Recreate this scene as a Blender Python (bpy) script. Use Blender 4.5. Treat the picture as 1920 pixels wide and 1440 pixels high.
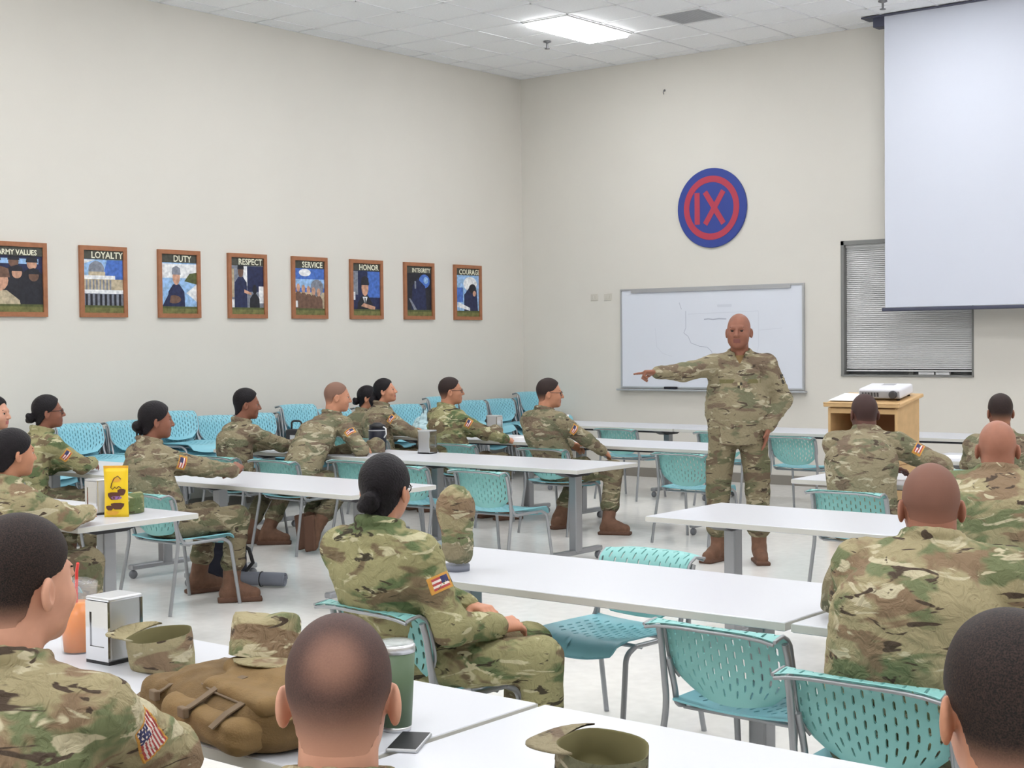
import bpy, bmesh, math, random
import numpy as np
from mathutils import Matrix, Vector

for o in list(bpy.data.objects):
    bpy.data.objects.remove(o, do_unlink=True)
scene = bpy.context.scene
COL = scene.collection
random.seed(7)
PI = math.pi

# ------------------------------------------------------------------ camera
FPX, YAW, PITCH, ROLL = 2747.1, -0.6773, -0.0293, -0.0104
CAM = np.array([11.7186, -14.8147, 1.66])
_f = np.array([math.sin(YAW)*math.cos(PITCH), math.cos(YAW)*math.cos(PITCH), math.sin(PITCH)])
_r0 = np.array([math.cos(YAW), -math.sin(YAW), 0.0])
_u0 = np.cross(_r0, _f)
_r = _r0*math.cos(ROLL) + _u0*math.sin(ROLL)
_u = -_r0*math.sin(ROLL) + _u0*math.cos(ROLL)
cam_data = bpy.data.cameras.new('camera')
cam_data.sensor_width = 36.0
cam_data.sensor_fit = 'HORIZONTAL'
cam_data.lens = FPX/1920.0*36.0
cam_data.clip_end = 100
cam = bpy.data.objects.new('camera', cam_data)
COL.objects.link(cam)
cam.matrix_world = Matrix(((_r[0], _u[0], -_f[0], CAM[0]),
                           (_r[1], _u[1], -_f[1], CAM[1]),
                           (_r[2], _u[2], -_f[2], CAM[2]),
                           (0, 0, 0, 1)))
scene.camera = cam

# ------------------------------------------------------------------ world and exposure
world = bpy.data.worlds.new('world')
scene.world = world
world.use_nodes = True
world.node_tree.nodes['Background'].inputs[0].default_value = (0.75, 0.8, 0.9, 1)
world.node_tree.nodes['Background'].inputs[1].default_value = 0.25
vs = scene.view_settings
vs.view_transform = 'Standard'
vs.look = 'None'
vs.exposure = 0.0
vs.gamma = 1.0
vs.use_curve_mapping = False
LAMP_STRENGTH = 19.6
ROOM_H = 5.005
ROOM_X, ROOM_Y = 17.0, -18.6

# ------------------------------------------------------------------ materials
MATS = {}

def lin(c):
    return tuple((x/12.92 if x <= 0.04045 else ((x+0.055)/1.055)**2.4) for x in c)

def rgb(r, g, b):
    return lin((r/255.0, g/255.0, b/255.0)) + (1.0,)

def mat(name, col, rough=0.5, metal=0.0, noise=0.0, nscale=30.0, bump=0.0, bscale=60.0,
        emit=0.0, trans=0.0, ior=1.45, spec=0.5, coat=0.0):
    m = bpy.data.materials.new(name)
    m.use_nodes = True
    nt = m.node_tree
    b = nt.nodes['Principled BSDF']
    b.inputs['Base Color'].default_value = col
    b.inputs['Roughness'].default_value = rough
    b.inputs['Metallic'].default_value = metal
    b.inputs['IOR'].default_value = ior
    b.inputs['Specular IOR Level'].default_value = spec
    b.inputs['Coat Weight'].default_value = coat
    if trans:
        b.inputs['Transmission Weight'].default_value = trans
    if emit:
        b.inputs['Emission Color'].default_value = col
        b.inputs['Emission Strength'].default_value = emit
    if noise or bump:
        tc = nt.nodes.new('ShaderNodeTexCoord')
    if noise:
        n = nt.nodes.new('ShaderNodeTexNoise')
        n.inputs['Scale'].default_value = nscale
        n.inputs['Detail'].default_value = 4
        nt.links.new(tc.outputs['Object'], n.inputs['Vector'])
        mx = nt.nodes.new('ShaderNodeMix')
        mx.data_type = 'RGBA'
        lo = tuple(max(0, c*(1-noise)) for c in col[:3]) + (1,)
        hi = tuple(min(1, c*(1+noise)) for c in col[:3]) + (1,)
        rmp = nt.nodes.new('ShaderNodeMapRange')
        rmp.inputs['From Min'].default_value = 0.3
        rmp.inputs['From Max'].default_value = 0.7
        nt.links.new(n.outputs['Fac'], rmp.inputs['Value'])
        nt.links.new(rmp.outputs['Result'], mx.inputs['Factor'])
        mx.inputs['A'].default_value = lo
        mx.inputs['B'].default_value = hi
        nt.links.new(mx.outputs['Result'], b.inputs['Base Color'])
    if bump:
        n2 = nt.nodes.new('ShaderNodeTexNoise')
        n2.inputs['Scale'].default_value = bscale
        n2.inputs['Detail'].default_value = 3
        nt.links.new(tc.outputs['Object'], n2.inputs['Vector'])
        bp = nt.nodes.new('ShaderNodeBump')
        bp.inputs['Strength'].default_value = bump
        bp.inputs['Distance'].default_value = 0.01
        nt.links.new(n2.outputs['Fac'], bp.inputs['Height'])
        nt.links.new(bp.outputs['Normal'], b.inputs['Normal'])
    MATS[name] = m
    return m

def clear(name, col, fac, rough=0.1):
    """thin clear plastic or glass: mostly see-through with a glossy skin"""
    m = bpy.data.materials.new(name)
    m.use_nodes = True
    nt = m.node_tree
    b = nt.nodes['Principled BSDF']
    b.inputs['Base Color'].default_value = col
    b.inputs['Roughness'].default_value = rough
    t = nt.nodes.new('ShaderNodeBsdfTransparent')
    mx = nt.nodes.new('ShaderNodeMixShader')
    mx.inputs[0].default_value = fac
    nt.links.new(t.outputs[0], mx.inputs[1])
    nt.links.new(b.outputs[0], mx.inputs[2])
    nt.links.new(mx.outputs[0], nt.nodes['Material Output'].inputs['Surface'])
    MATS[name] = m
    return m

def camo(name, khaki, green, brown, cream, dark, scale=1.0):
    m = bpy.data.materials.new(name)
    m.use_nodes = True
    nt = m.node_tree
    b = nt.nodes['Principled BSDF']
    b.inputs['Roughness'].default_value = 0.9
    b.inputs['Specular IOR Level'].default_value = 0.15
    tc = nt.nodes.new('ShaderNodeTexCoord')
    oi = nt.nodes.new('ShaderNodeObjectInfo')
    mul = nt.nodes.new('ShaderNodeMath'); mul.operation = 'MULTIPLY'
    mul.inputs[1].default_value = 17.0
    nt.links.new(oi.outputs['Random'], mul.inputs[0])
    add = nt.nodes.new('ShaderNodeVectorMath'); add.operation = 'ADD'
    nt.links.new(tc.outputs['Object'], add.inputs[0])
    nt.links.new(mul.outputs[0], add.inputs[1])

    def noise(sc, stretch, det, dist, off):
        mp = nt.nodes.new('ShaderNodeMapping')
        mp.inputs['Scale'].default_value = stretch
        mp.inputs['Location'].default_value = (off, off*0.7, off*1.3)
        nt.links.new(add.outputs[0], mp.inputs['Vector'])
        n = nt.nodes.new('ShaderNodeTexNoise')
        n.inputs['Scale'].default_value = sc*scale
        n.inputs['Detail'].default_value = det
        n.inputs['Roughness'].default_value = 0.55
        n.inputs['Distortion'].default_value = dist
        nt.links.new(mp.outputs[0], n.inputs['Vector'])
        return n

    def step(n, lo, hi):
        r = nt.nodes.new('ShaderNodeMapRange')
        r.inputs['From Min'].default_value = lo
        r.inputs['From Max'].default_value = hi
        nt.links.new(n.outputs['Fac'], r.inputs['Value'])
        return r.outputs['Result']

    def mix(a, bcol, fac):
        mx = nt.nodes.new('ShaderNodeMix'); mx.data_type = 'RGBA'
        nt.links.new(fac, mx.inputs['Factor'])
        if isinstance(a, tuple):
            mx.inputs['A'].default_value = a
        else:
            nt.links.new(a, mx.inputs['A'])
        mx.inputs['B'].default_value = bcol
        return mx.outputs['Result']

    c = mix(khaki, green, step(noise(4.2, (0.85, 0.85, 1.7), 3, 0.5, 3.1), 0.52, 0.575))
    c = mix(c, brown, step(noise(4.8, (0.8, 0.8, 1.9), 3, 0.6, 11.7), 0.54, 0.59))
    c = mix(c, cream, step(noise(9.5, (0.6, 0.6, 1.7), 3, 1.0, 23.0), 0.595, 0.63))
    c = mix(c, dark, step(noise(13.0, (0.45, 0.45, 1.5), 3, 1.2, 31.0), 0.625, 0.65))
    nt.links.new(c, b.inputs['Base Color'])
    n2 = nt.nodes.new('ShaderNodeTexNoise')
    n2.inputs['Scale'].default_value = 22
    n2.inputs['Detail'].default_value = 4
    n2.inputs['Distortion'].default_value = 1.5
    nt.links.new(tc.outputs['Object'], n2.inputs['Vector'])
    bp = nt.nodes.new('ShaderNodeBump')
    bp.inputs['Strength'].default_value = 0.85
    bp.inputs['Distance'].default_value = 0.02
    nt.links.new(n2.outputs['Fac'], bp.inputs['Height'])
    nt.links.new(bp.outputs['Normal'], b.inputs['Normal'])
    MATS[name] = m
    return m

def stubble(name, hair, skin, z0, z1, amount, crown=None):
    """clipped hair: the hair's own colour thins out towards the neck (a fade cut)"""
    m = bpy.data.materials.new(name)
    m.use_nodes = True
    nt = m.node_tree
    b = nt.nodes['Principled BSDF']
    b.inputs['Roughness'].default_value = 0.65
    b.inputs['Specular IOR Level'].default_value = 0.3
    tc = nt.nodes.new('ShaderNodeTexCoord')
    sx = nt.nodes.new('ShaderNodeSeparateXYZ')
    nt.links.new(tc.outputs['Object'], sx.inputs[0])
    r = nt.nodes.new('ShaderNodeMapRange')
    r.interpolation_type = 'SMOOTHSTEP'
    r.inputs['From Min'].default_value = z0
    r.inputs['From Max'].default_value = z1
    r.inputs['To Max'].default_value = amount
    nt.links.new(sx.outputs['Z'], r.inputs['Value'])
    fac = r.outputs['Result']
    if crown:
        d = nt.nodes.new('ShaderNodeVectorMath'); d.operation = 'DISTANCE'
        nt.links.new(tc.outputs['Object'], d.inputs[0])
        d.inputs[1].default_value = crown
        r2 = nt.nodes.new('ShaderNodeMapRange')
        r2.interpolation_type = 'SMOOTHSTEP'
        r2.inputs['From Min'].default_value = 0.01
        r2.inputs['From Max'].default_value = 0.065
        r2.inputs['To Min'].default_value = 0.66
        nt.links.new(d.outputs['Value'], r2.inputs['Value'])
        ml = nt.nodes.new('ShaderNodeMath'); ml.operation = 'MULTIPLY'
        nt.links.new(fac, ml.inputs[0]); nt.links.new(r2.outputs['Result'], ml.inputs[1])
        fac = ml.outputs[0]
    n = nt.nodes.new('ShaderNodeTexNoise')
    n.inputs['Scale'].default_value = 420
    nt.links.new(tc.outputs['Object'], n.inputs['Vector'])
    nr = nt.nodes.new('ShaderNodeMapRange')
    nr.inputs['From Min'].default_value = 0.3; nr.inputs['From Max'].default_value = 0.7
    nr.inputs['To Min'].default_value = 0.95; nr.inputs['To Max'].default_value = 1.03
    nt.links.new(n.outputs['Fac'], nr.inputs['Value'])
    m2 = nt.nodes.new('ShaderNodeMath'); m2.operation = 'MULTIPLY'; m2.use_clamp = True
    nt.links.new(fac, m2.inputs[0]); nt.links.new(nr.outputs['Result'], m2.inputs[1])
    mx = nt.nodes.new('ShaderNodeMix'); mx.data_type = 'RGBA'
    mx.inputs['A'].default_value = skin
    mx.inputs['B'].default_value = hair
    nt.links.new(m2.outputs[0], mx.inputs['Factor'])
    nt.links.new(mx.outputs['Result'], b.inputs['Base Color'])
    MATS[name] = m
    return m

mat('wall_paint', rgb(219, 215, 207), 0.75, noise=0.015, nscale=1.5, bump=0.05, bscale=120)
mat('ceiling_tile', rgb(243, 243, 244), 0.9, noise=0.03, nscale=55, bump=0.15, bscale=150)
mat('ceiling_grid', rgb(236, 236, 238), 0.6)
mat('vinyl_floor', rgb(240, 238, 234), 0.2, noise=0.045, nscale=14, spec=0.55, coat=0.15)
mat('baseboard_vinyl', rgb(140, 134, 126), 0.5)
mat('lamp_diffuser', (0.97, 0.985, 1.0, 1), 0.5, emit=LAMP_STRENGTH)
mat('white_metal', rgb(232, 232, 232), 0.4)
mat('vent_grey', rgb(228, 228, 230), 0.6)
mat('vent_dark', rgb(205, 205, 207), 0.6)
mat('laminate', rgb(212, 214, 221), 0.28, noise=0.004, nscale=8)
mat('laminate_edge', rgb(204, 203, 197), 0.45)
mat('table_grey', rgb(158, 160, 164), 0.35, metal=0.55)
mat('bracket_black', rgb(48, 48, 52), 0.5)
mat('caster_grey', rgb(120, 122, 128), 0.5)
mat('chair_teal', rgb(136, 194, 191), 0.42)
mat('chair_seat_light_tint', rgb(132, 192, 202), 0.42)  # seat bluer than the backrest: tint of the light put into the colour
mat('chair_cyan', rgb(138, 198, 214), 0.42)
mat('tube_grey', rgb(160, 162, 166), 0.32, metal=0.5)
mat('board_white', rgb(222, 226, 236), 0.25)
mat('aluminium', rgb(190, 192, 196), 0.35, metal=0.7)
mat('marker_faint', rgb(206, 210, 221), 0.5)
mat('marker_grey', rgb(172, 176, 192), 0.5)
mat('black_plastic', rgb(34, 34, 38), 0.45)
mat('screen_white', rgb(208, 212, 224), 0.85)
mat('screen_bar', rgb(72, 74, 92), 0.5)
mat('blind_grey', rgb(222, 222, 222), 0.5)
mat('window_frame', rgb(128, 128, 126), 0.5)
mat('window_dark', rgb(70, 72, 76), 0.3)
clear('glass_pane', rgb(200, 205, 210), 0.15)
mat('frame_wood', rgb(160, 106, 74), 0.45, noise=0.12, nscale=20)
mat('oak_wood', rgb(204, 168, 120), 0.5, noise=0.08, nscale=12)
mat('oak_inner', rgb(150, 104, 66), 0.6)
mat('paper', rgb(244, 244, 246), 0.8)
mat('sign_blue', rgb(52, 70, 148), 0.5)
mat('sign_red', rgb(180, 62, 82), 0.5)
mat('chrome', rgb(225, 226, 228), 0.08, metal=1.0)
mat('steel_brushed', rgb(214, 215, 218), 0.3, metal=0.8)
mat('napkin_white', rgb(246, 246, 246), 0.8)
mat('coyote', rgb(116, 92, 58), 0.85, noise=0.12, nscale=30, bump=0.3, bscale=200)
mat('coyote_light', rgb(132, 106, 68), 0.85, noise=0.08, nscale=30, bump=0.2, bscale=200)
mat('strap_tan', rgb(120, 102, 82), 0.85)
mat('boot_brown', rgb(116, 84, 66), 0.75, noise=0.15, nscale=25, bump=0.3, bscale=60)
mat('boot_sole', rgb(98, 70, 56), 0.85)
mat('eye_white', rgb(225, 222, 216), 0.3)
mat('eye_dark', rgb(30, 22, 18), 0.2)
mat('glasses_dark', rgb(40, 30, 30), 0.3)
mat('hair_black', rgb(24, 20, 24), 0.5, noise=0.35, nscale=60, bump=0.5, bscale=120, spec=0.25)
mat('hair_tie', rgb(20, 18, 20), 0.5)
mat('juice', rgb(255, 146, 0), 0.25, emit=0.0)
clear('clear_plastic', rgb(235, 240, 244), 0.12)
mat('straw_red', rgb(230, 60, 50), 0.4)
mat('tumbler_green', rgb(92, 112, 86), 0.45)
mat('tumbler_navy', rgb(36, 38, 52), 0.4)
clear('lid_clear', rgb(200, 208, 204), 0.5)
mat('bag_yellow', rgb(246, 208, 40), 0.35)
mat('bag_gold', rgb(236, 176, 60), 0.4)
mat('bag_brown', rgb(98, 62, 50), 0.45)
mat('bag_violet', rgb(150, 110, 175), 0.4)
clear('plastic_bag', rgb(206, 236, 242), 0.75)
mat('navy_fabric', rgb(30, 32, 46), 0.85)
mat('grey_mat', rgb(130, 134, 146), 0.7)
mat('projector_white', rgb(226, 226, 232), 0.4)
mat('projector_grey', rgb(160, 160, 164), 0.5)
mat('projector_vent', rgb(70, 70, 74), 0.5)
mat('brass_grey', rgb(120, 120, 122), 0.4, metal=0.6)
mat('switch_plate', rgb(205, 200, 190), 0.5)
mat('flag_gold', rgb(206, 150, 70), 0.8)
mat('flag_red', rgb(178, 76, 76), 0.8)
mat('flag_white', rgb(236, 222, 216), 0.8)
mat('flag_blue', rgb(62, 62, 104), 0.8)
mat('patch_olive', rgb(110, 104, 70), 0.9)
mat('patch_dark', rgb(60, 56, 48), 0.9)
mat('patch_tan', rgb(178, 166, 132), 0.9)

camo('camo_near', rgb(166, 155, 122), rgb(118, 125, 92), rgb(140, 119, 96), rgb(196, 187, 158), rgb(84, 72, 62), 1.12)
camo('camo_green', rgb(156, 151, 112), rgb(102, 115, 80), rgb(122, 107, 84), rgb(194, 188, 154), rgb(72, 66, 54), 1.12)
camo('camo_worn', rgb(146, 136, 111), rgb(116, 115, 92), rgb(120, 104, 88), rgb(180, 171, 147), rgb(82, 72, 62), 1.35)  # muted tones closer together, mostly on the uniforms further back
camo('camo_trouser', rgb(132, 122, 98), rgb(102, 102, 78), rgb(106, 92, 76), rgb(164, 155, 130), rgb(72, 63, 54), 1.3)

SKINS = {'fair': rgb(214, 160, 136), 'tan': rgb(190, 134, 106), 'warm': rgb(200, 142, 114),
         'brown': rgb(142, 94, 76), 'dark': rgb(104, 70, 62), 'red': rgb(164, 112, 92)}
LIPS = {'fair': rgb(190, 112, 104), 'tan': rgb(160, 92, 82), 'warm': rgb(172, 98, 88),
        'brown': rgb(120, 70, 64), 'dark': rgb(90, 54, 52), 'red': rgb(150, 84, 78)}
for k in SKINS:
    mat('skin_'+k, SKINS[k], 0.5, noise=0.07, nscale=22, spec=0.35)
    mat('lips_'+k, LIPS[k], 0.45)
stubble('fade_near', rgb(19, 15, 17), SKINS['fair'], -0.10, -0.012, 0.985)
stubble('fade_black', rgb(24, 20, 23), SKINS['tan'], -0.10, 0.01, 0.975)
stubble('thin_crown', rgb(50, 36, 38), SKINS['fair'], -0.10, 0.03, 0.93, (0.0, -0.098, 0.075))
stubble('shaved_shadow', rgb(78, 60, 56), SKINS['red'], -0.09, 0.01, 0.55, (0.0, 0.02, 0.125))
stubble('shaved_dark', rgb(44, 34, 36), SKINS['dark'], -0.09, -0.02, 0.75)
stubble('shaved_light', rgb(96, 80, 74), SKINS['warm'], -0.08, 0.0, 0.75)
# ------------------------------------------------------------------ helpers
def link(o, parent=None):
    COL.objects.link(o)
    if parent is not None:
        o.parent = parent
    return o

def empty(name, loc=(0, 0, 0), rz=0.0):
    o = bpy.data.objects.new(name, None)
    o.empty_display_size = 0.1
    o.location = loc
    o.rotation_euler = (0, 0, rz)
    return link(o)

def tag(o, label=None, cat=None, group=None, kind=None):
    if label: o['label'] = label
    if cat: o['category'] = cat
    if group: o['group'] = group
    if kind: o['kind'] = kind
    return o

def copy_tree(o, parent=None):
    c = o.copy()
    COL.objects.link(c)
    c.parent = parent
    for ch in o.children:
        copy_tree(ch, c)
    return c

class MB:
    """collects faces; build() links them as one mesh object"""
    def __init__(self):
        self.v = []; self.f = []; self.m = []; self.s = []
    def add(self, verts, faces, mi=0, smooth=False):
        b = len(self.v)
        self.v.extend([tuple(map(float, p)) for p in verts])
        for f in faces:
            self.f.append(tuple(b+i for i in f)); self.m.append(mi); self.s.append(smooth)
        return self
    def box(self, lo, hi, mi=0, M=None):
        x0, y0, z0 = lo; x1, y1, z1 = hi
        vs = [(x0,y0,z0),(x1,y0,z0),(x1,y1,z0),(x0,y1,z0),(x0,y0,z1),(x1,y0,z1),(x1,y1,z1),(x0,y1,z1)]
        if M is not None: vs = [tuple(M @ Vector(p)) for p in vs]
        return self.add(vs, [(3,2,1,0),(4,5,6,7),(0,1,5,4),(1,2,6,5),(2,3,7,6),(3,0,4,7)], mi)
    def rbox(self, lo, hi, r=0.01, seg=2, mi=0, M=None, smooth=False):
        bm = bmesh.new()
        bmesh.ops.create_cube(bm, size=1.0)
        c = [(a+b)/2 for a, b in zip(lo, hi)]; s = [b-a for a, b in zip(lo, hi)]
        for v in bm.verts:
            v.co = Vector((c[0]+v.co.x*s[0], c[1]+v.co.y*s[1], c[2]+v.co.z*s[2]))
        bmesh.ops.bevel(bm, geom=bm.edges[:], offset=min(r, min(s)*0.49), segments=seg, affect='EDGES', profile=0.5)
        bm.verts.index_update()
        vs = [(M @ v.co if M is not None else v.co.copy()) for v in bm.verts]
        fs = [tuple(v.index for v in f.verts) for f in bm.faces]
        bm.free()
        return self.add(vs, fs, mi, smooth)
    def tube(self, pts, r, n=8, mi=0, cap=True, rs=None):
        P = [np.array(p, float) for p in pts]
        up = np.array([0.0, 0, 1.0])
        rings = []
        nrm = None
        for i, p in enumerate(P):
            t = (P[min(i+1, len(P)-1)] - P[max(i-1, 0)])
            t = t/np.linalg.norm(t)
            if nrm is None:
                a = up if abs(t[2]) < 0.9 else np.array([1.0, 0, 0])
                nrm = np.cross(t, a)
            else:
                nrm = nrm - t*(nrm @ t)
            nrm = nrm/np.linalg.norm(nrm)
            b = np.cross(t, nrm)
            rr = rs[i] if rs else r
            rings.append([p + rr*(math.cos(2*PI*k/n)*nrm + math.sin(2*PI*k/n)*b) for k in range(n)])
        vs = [q for rg in rings for q in rg]
        fs = []
        for i in range(len(P)-1):
            for k in range(n):
                fs.append((i*n+k, i*n+(k+1) % n, (i+1)*n+(k+1) % n, (i+1)*n+k))
        self.add(vs, fs, mi, True)
        if cap:
            self.add(rings[0], [tuple(range(n))[::-1]], mi)
            self.add(rings[-1], [tuple(range(n))], mi)
        return self
    def lathe(self, prof, n=24, c=(0, 0, 0), mi=0, sx=1.0, sy=1.0, smooth=True, M=None, closed=False):
        vs = []
        for (r, z) in prof:
            for k in range(n):
                a = 2*PI*k/n
                p = (c[0]+r*math.cos(a)*sx, c[1]+r*math.sin(a)*sy, c[2]+z)
                vs.append(tuple(M @ Vector(p)) if M is not None else p)
        fs = []
        for i in range(len(prof)-1):
            for k in range(n):
                fs.append((i*n+k, i*n+(k+1) % n, (i+1)*n+(k+1) % n, (i+1)*n+k))
        if prof[0][0] > 1e-6: fs.append(tuple(range(n))[::-1])
        if prof[-1][0] > 1e-6: fs.append(tuple(range((len(prof)-1)*n, len(prof)*n)))
        return self.add(vs, fs, mi, smooth)
    def prism(self, poly, z0, z1, mi=0, M=None):
        n = len(poly)
        vs = [(x, y, z0) for x, y in poly] + [(x, y, z1) for x, y in poly]
        if M is not None: vs = [tuple(M @ Vector(p)) for p in vs]
        fs = [tuple(range(n))[::-1], tuple(range(n, 2*n))]
        fs += [(i, (i+1) % n, n+(i+1) % n, n+i) for i in range(n)]
        return self.add(vs, fs, mi)
    def mesh(self, name, mats):
        me = bpy.data.meshes.new(name)
        me.from_pydata(self.v, [], self.f)
        for m in (mats if isinstance(mats, (list, tuple)) else [mats]):
            me.materials.append(MATS[m])
        me.polygons.foreach_set('material_index', self.m)
        me.polygons.foreach_set('use_smooth', self.s)
        me.update()
        return me
    def build(self, name, mats, parent=None, loc=(0, 0, 0), rot=(0, 0, 0)):
        o = bpy.data.objects.new(name, self.mesh(name, mats))
        o.location = loc; o.rotation_euler = rot
        return link(o, parent)

def text_mesh(name, body, size, mname, parent, M, extrude=0.0008, align='CENTER', bold=0.0, xs=1.0):
    cu = bpy.data.curves.new(name, 'FONT')
    cu.body = body; cu.size = size; cu.extrude = extrude; cu.align_x = align
    cu.offset = bold; cu.resolution_u = 2
    tmp = bpy.data.objects.new(name, cu)
    COL.objects.link(tmp)
    dg = bpy.context.evaluated_depsgraph_get()
    me = bpy.data.meshes.new_from_object(tmp.evaluated_get(dg))
    bpy.data.objects.remove(tmp, do_unlink=True)
    bpy.data.curves.remove(cu)
    me.transform(M @ Matrix.Diagonal((xs, 1, 1, 1)))
    me.materials.clear(); me.materials.append(MATS[mname])
    return link(bpy.data.objects.new(name, me), parent)

# ------------------------------------------------------------------ solids from distance fields
class Field:
    def __init__(self, xs, ys, zs):
        self.ax = [np.asarray(a, np.float32) for a in (xs, ys, zs)]
        self.D = np.full([len(a) for a in self.ax], 0.3, np.float32)
    def sl(self, lo, hi):
        s = []
        for a, l, h in zip(self.ax, lo, hi):
            i0 = int(np.searchsorted(a, l)); i1 = int(np.searchsorted(a, h))
            s.append(slice(max(0, i0-1), min(len(a), i1+1)))
        return tuple(s)
    def pts(self, s):
        x = self.ax[0][s[0]][:, None, None]; y = self.ax[1][s[1]][None, :, None]; z = self.ax[2][s[2]][None, None, :]
        return x, y, z
    def put(self, s, d, k, op='u'):
        A = self.D[s]
        if A.size == 0: return
        if op == 'u':
            if k > 0:
                h = np.maximum(k-np.abs(A-d), 0)/k
                self.D[s] = np.minimum(A, d) - h*h*k*0.25
            else:
                self.D[s] = np.minimum(A, d)
        elif op == 's':
            d = -d
            if k > 0:
                h = np.maximum(k-np.abs(A-d), 0)/k
                self.D[s] = np.maximum(A, d) + h*h*k*0.25
            else:
                self.D[s] = np.maximum(A, d)
    def cone(self, a, b, ra, rb, k=0.03, op='u', xs=1.0, frame=None):
        """tapered capsule; xs widens the section along frame's x axis"""
        a = np.asarray(a, np.float32); b = np.asarray(b, np.float32)
        R = max(ra, rb)*max(1, xs) + k + 0.03
        s = self.sl(np.minimum(a, b)-R, np.maximum(a, b)+R)
        x, y, z = self.pts(s)
        px, py, pz = x-a[0], y-a[1], z-a[2]
        ab = b-a
        if xs != 1.0:
            f = np.asarray(frame, np.float32)
            dot = px*f[0]+py*f[1]+pz*f[2]
            g = (1/xs-1)
            px = px+dot*g*f[0]; py = py+dot*g*f[1]; pz = pz+dot*g*f[2]
            ab = ab + (ab @ f)*g*f
        L = float(ab @ ab)+1e-9
        t = np.clip((px*ab[0]+py*ab[1]+pz*ab[2])/L, 0, 1)
        d = np.sqrt((px-t*ab[0])**2+(py-t*ab[1])**2+(pz-t*ab[2])**2) - (ra+(rb-ra)*t)
        self.put(s, d, k, op)
    def ell(self, c, r, k=0.02, op='u', R=None, o=(0, 0, 0)):
        """ellipsoid at c (in frame R about o)"""
        c = np.asarray(c, np.float32); r = np.asarray(r, np.float32); o = np.asarray(o, np.float32)
        cw = o + (np.asarray(R, np.float32) @ c if R is not None else c)
        m = float(r.max())+k+0.03
        s = self.sl(cw-m, cw+m)
        x, y, z = self.pts(s)
        px, py, pz = x-cw[0], y-cw[1], z-cw[2]
        if R is not None:
            R = np.asarray(R, np.float32)
            px, py, pz = (px*R[0, 0]+py*R[1, 0]+pz*R[2, 0], px*R[0, 1]+py*R[1, 1]+pz*R[2, 1], px*R[0, 2]+py*R[1, 2]+pz*R[2, 2])
        k0 = np.sqrt((px/r[0])**2+(py/r[1])**2+(pz/r[2])**2)
        k1 = np.sqrt((px/r[0]**2)**2+(py/r[1]**2)**2+(pz/r[2]**2)**2)+1e-6
        self.put(s, k0*(k0-1)/k1, k, op)
    def rbox(self, c, h, rad, k=0.02, op='u', R=None):
        c = np.asarray(c, np.float32); h = np.asarray(h, np.float32)
        m = float(np.linalg.norm(h))+rad+k+0.03
        s = self.sl(c-m, c+m)
        x, y, z = self.pts(s)
        px, py, pz = x-c[0], y-c[1], z-c[2]
        if R is not None:
            R = np.asarray(R, np.float32)
            px, py, pz = (px*R[0, 0]+py*R[1, 0]+pz*R[2, 0], px*R[0, 1]+py*R[1, 1]+pz*R[2, 1], px*R[0, 2]+py*R[1, 2]+pz*R[2, 2])
        else:
            px, py, pz = np.broadcast_arrays(px, py, pz)
        qx, qy, qz = np.abs(px)-h[0]+rad, np.abs(py)-h[1]+rad, np.abs(pz)-h[2]+rad
        d = np.sqrt(np.maximum(qx, 0)**2+np.maximum(qy, 0)**2+np.maximum(qz, 0)**2)+np.minimum(np.maximum(qx, np.maximum(qy, qz)), 0)-rad
        self.put(s, d.astype(np.float32), k, op)
    def folds(self, amp, lam, seed, n=4):
        rs = np.random.RandomState(seed)
        idx = np.nonzero(np.abs(self.D) < 0.045)
        p = np.stack([self.ax[i][idx[i]] for i in range(3)], 1)
        w = np.zeros(len(p), np.float32)
        for i in range(n):
            d = rs.normal(size=3); d[2] *= 1.6; d /= np.linalg.norm(d)
            e = rs.normal(size=3); e /= np.linalg.norm(e)
            l = lam*(0.7+0.7*rs.rand())
            ph = rs.rand()*6.28
            s = np.sin(p @ d*(2*PI/l)+ph+1.9*np.sin(p @ e*(2*PI/(2.6*l))+ph*2))
            env = 0.5+0.5*np.sin(p @ e*(2*PI/(3.7*l))+ph*3)
            w += (np.abs(s)-0.55)*env
        self.D[idx] += (amp*w/math.sqrt(n)).astype(np.float32)
    def clip(self, axis, val, keep_above=True):
        sh = [1, 1, 1]; sh[axis] = -1
        a = self.ax[axis].reshape(sh)
        self.D = np.maximum(self.D, (val-a) if keep_above else (a-val))
    def polygonise(self):
        D = self.D
        D[0] = D[-1] = 0.1; D[:, 0] = D[:, -1] = 0.1; D[:, :, 0] = D[:, :, -1] = 0.1
        S = D < 0
        c = S[:-1, :-1, :-1].astype(np.int8)
        cnt = np.zeros_like(c)
        for i in (0, 1):
            for j in (0, 1):
                for k in (0, 1):
                    cnt += S[i:D.shape[0]-1+i, j:D.shape[1]-1+j, k:D.shape[2]-1+k]
        M = (cnt > 0) & (cnt < 8)
        ci = np.argwhere(M)
        if len(ci) == 0: return np.zeros((0, 3)), []
        idx = np.full(M.shape, -1, np.int32)
        idx[tuple(ci.T)] = np.arange(len(ci))
        acc = np.zeros((len(ci), 3), np.float32); num = np.zeros(len(ci), np.float32)
        cor = {}
        for i in (0, 1):
            for j in (0, 1):
                for k in (0, 1):
                    cor[i, j, k] = D[ci[:, 0]+i, ci[:, 1]+j, ci[:, 2]+k]
        for a in cor:
            for ax in range(3):
                if a[ax] == 0:
                    b = list(a); b[ax] = 1; b = tuple(b)
                    va, vb = cor[a], cor[b]
                    x = (va < 0) != (vb < 0)
                    t = np.where(x, va/np.where(x, va-vb, 1), 0)
                    for q in range(3):
                        acc[:, q] += np.where(x, a[q]+(t if q == ax else 0), 0)
                    num += x
        g = ci+acc/num[:, None]
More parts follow.
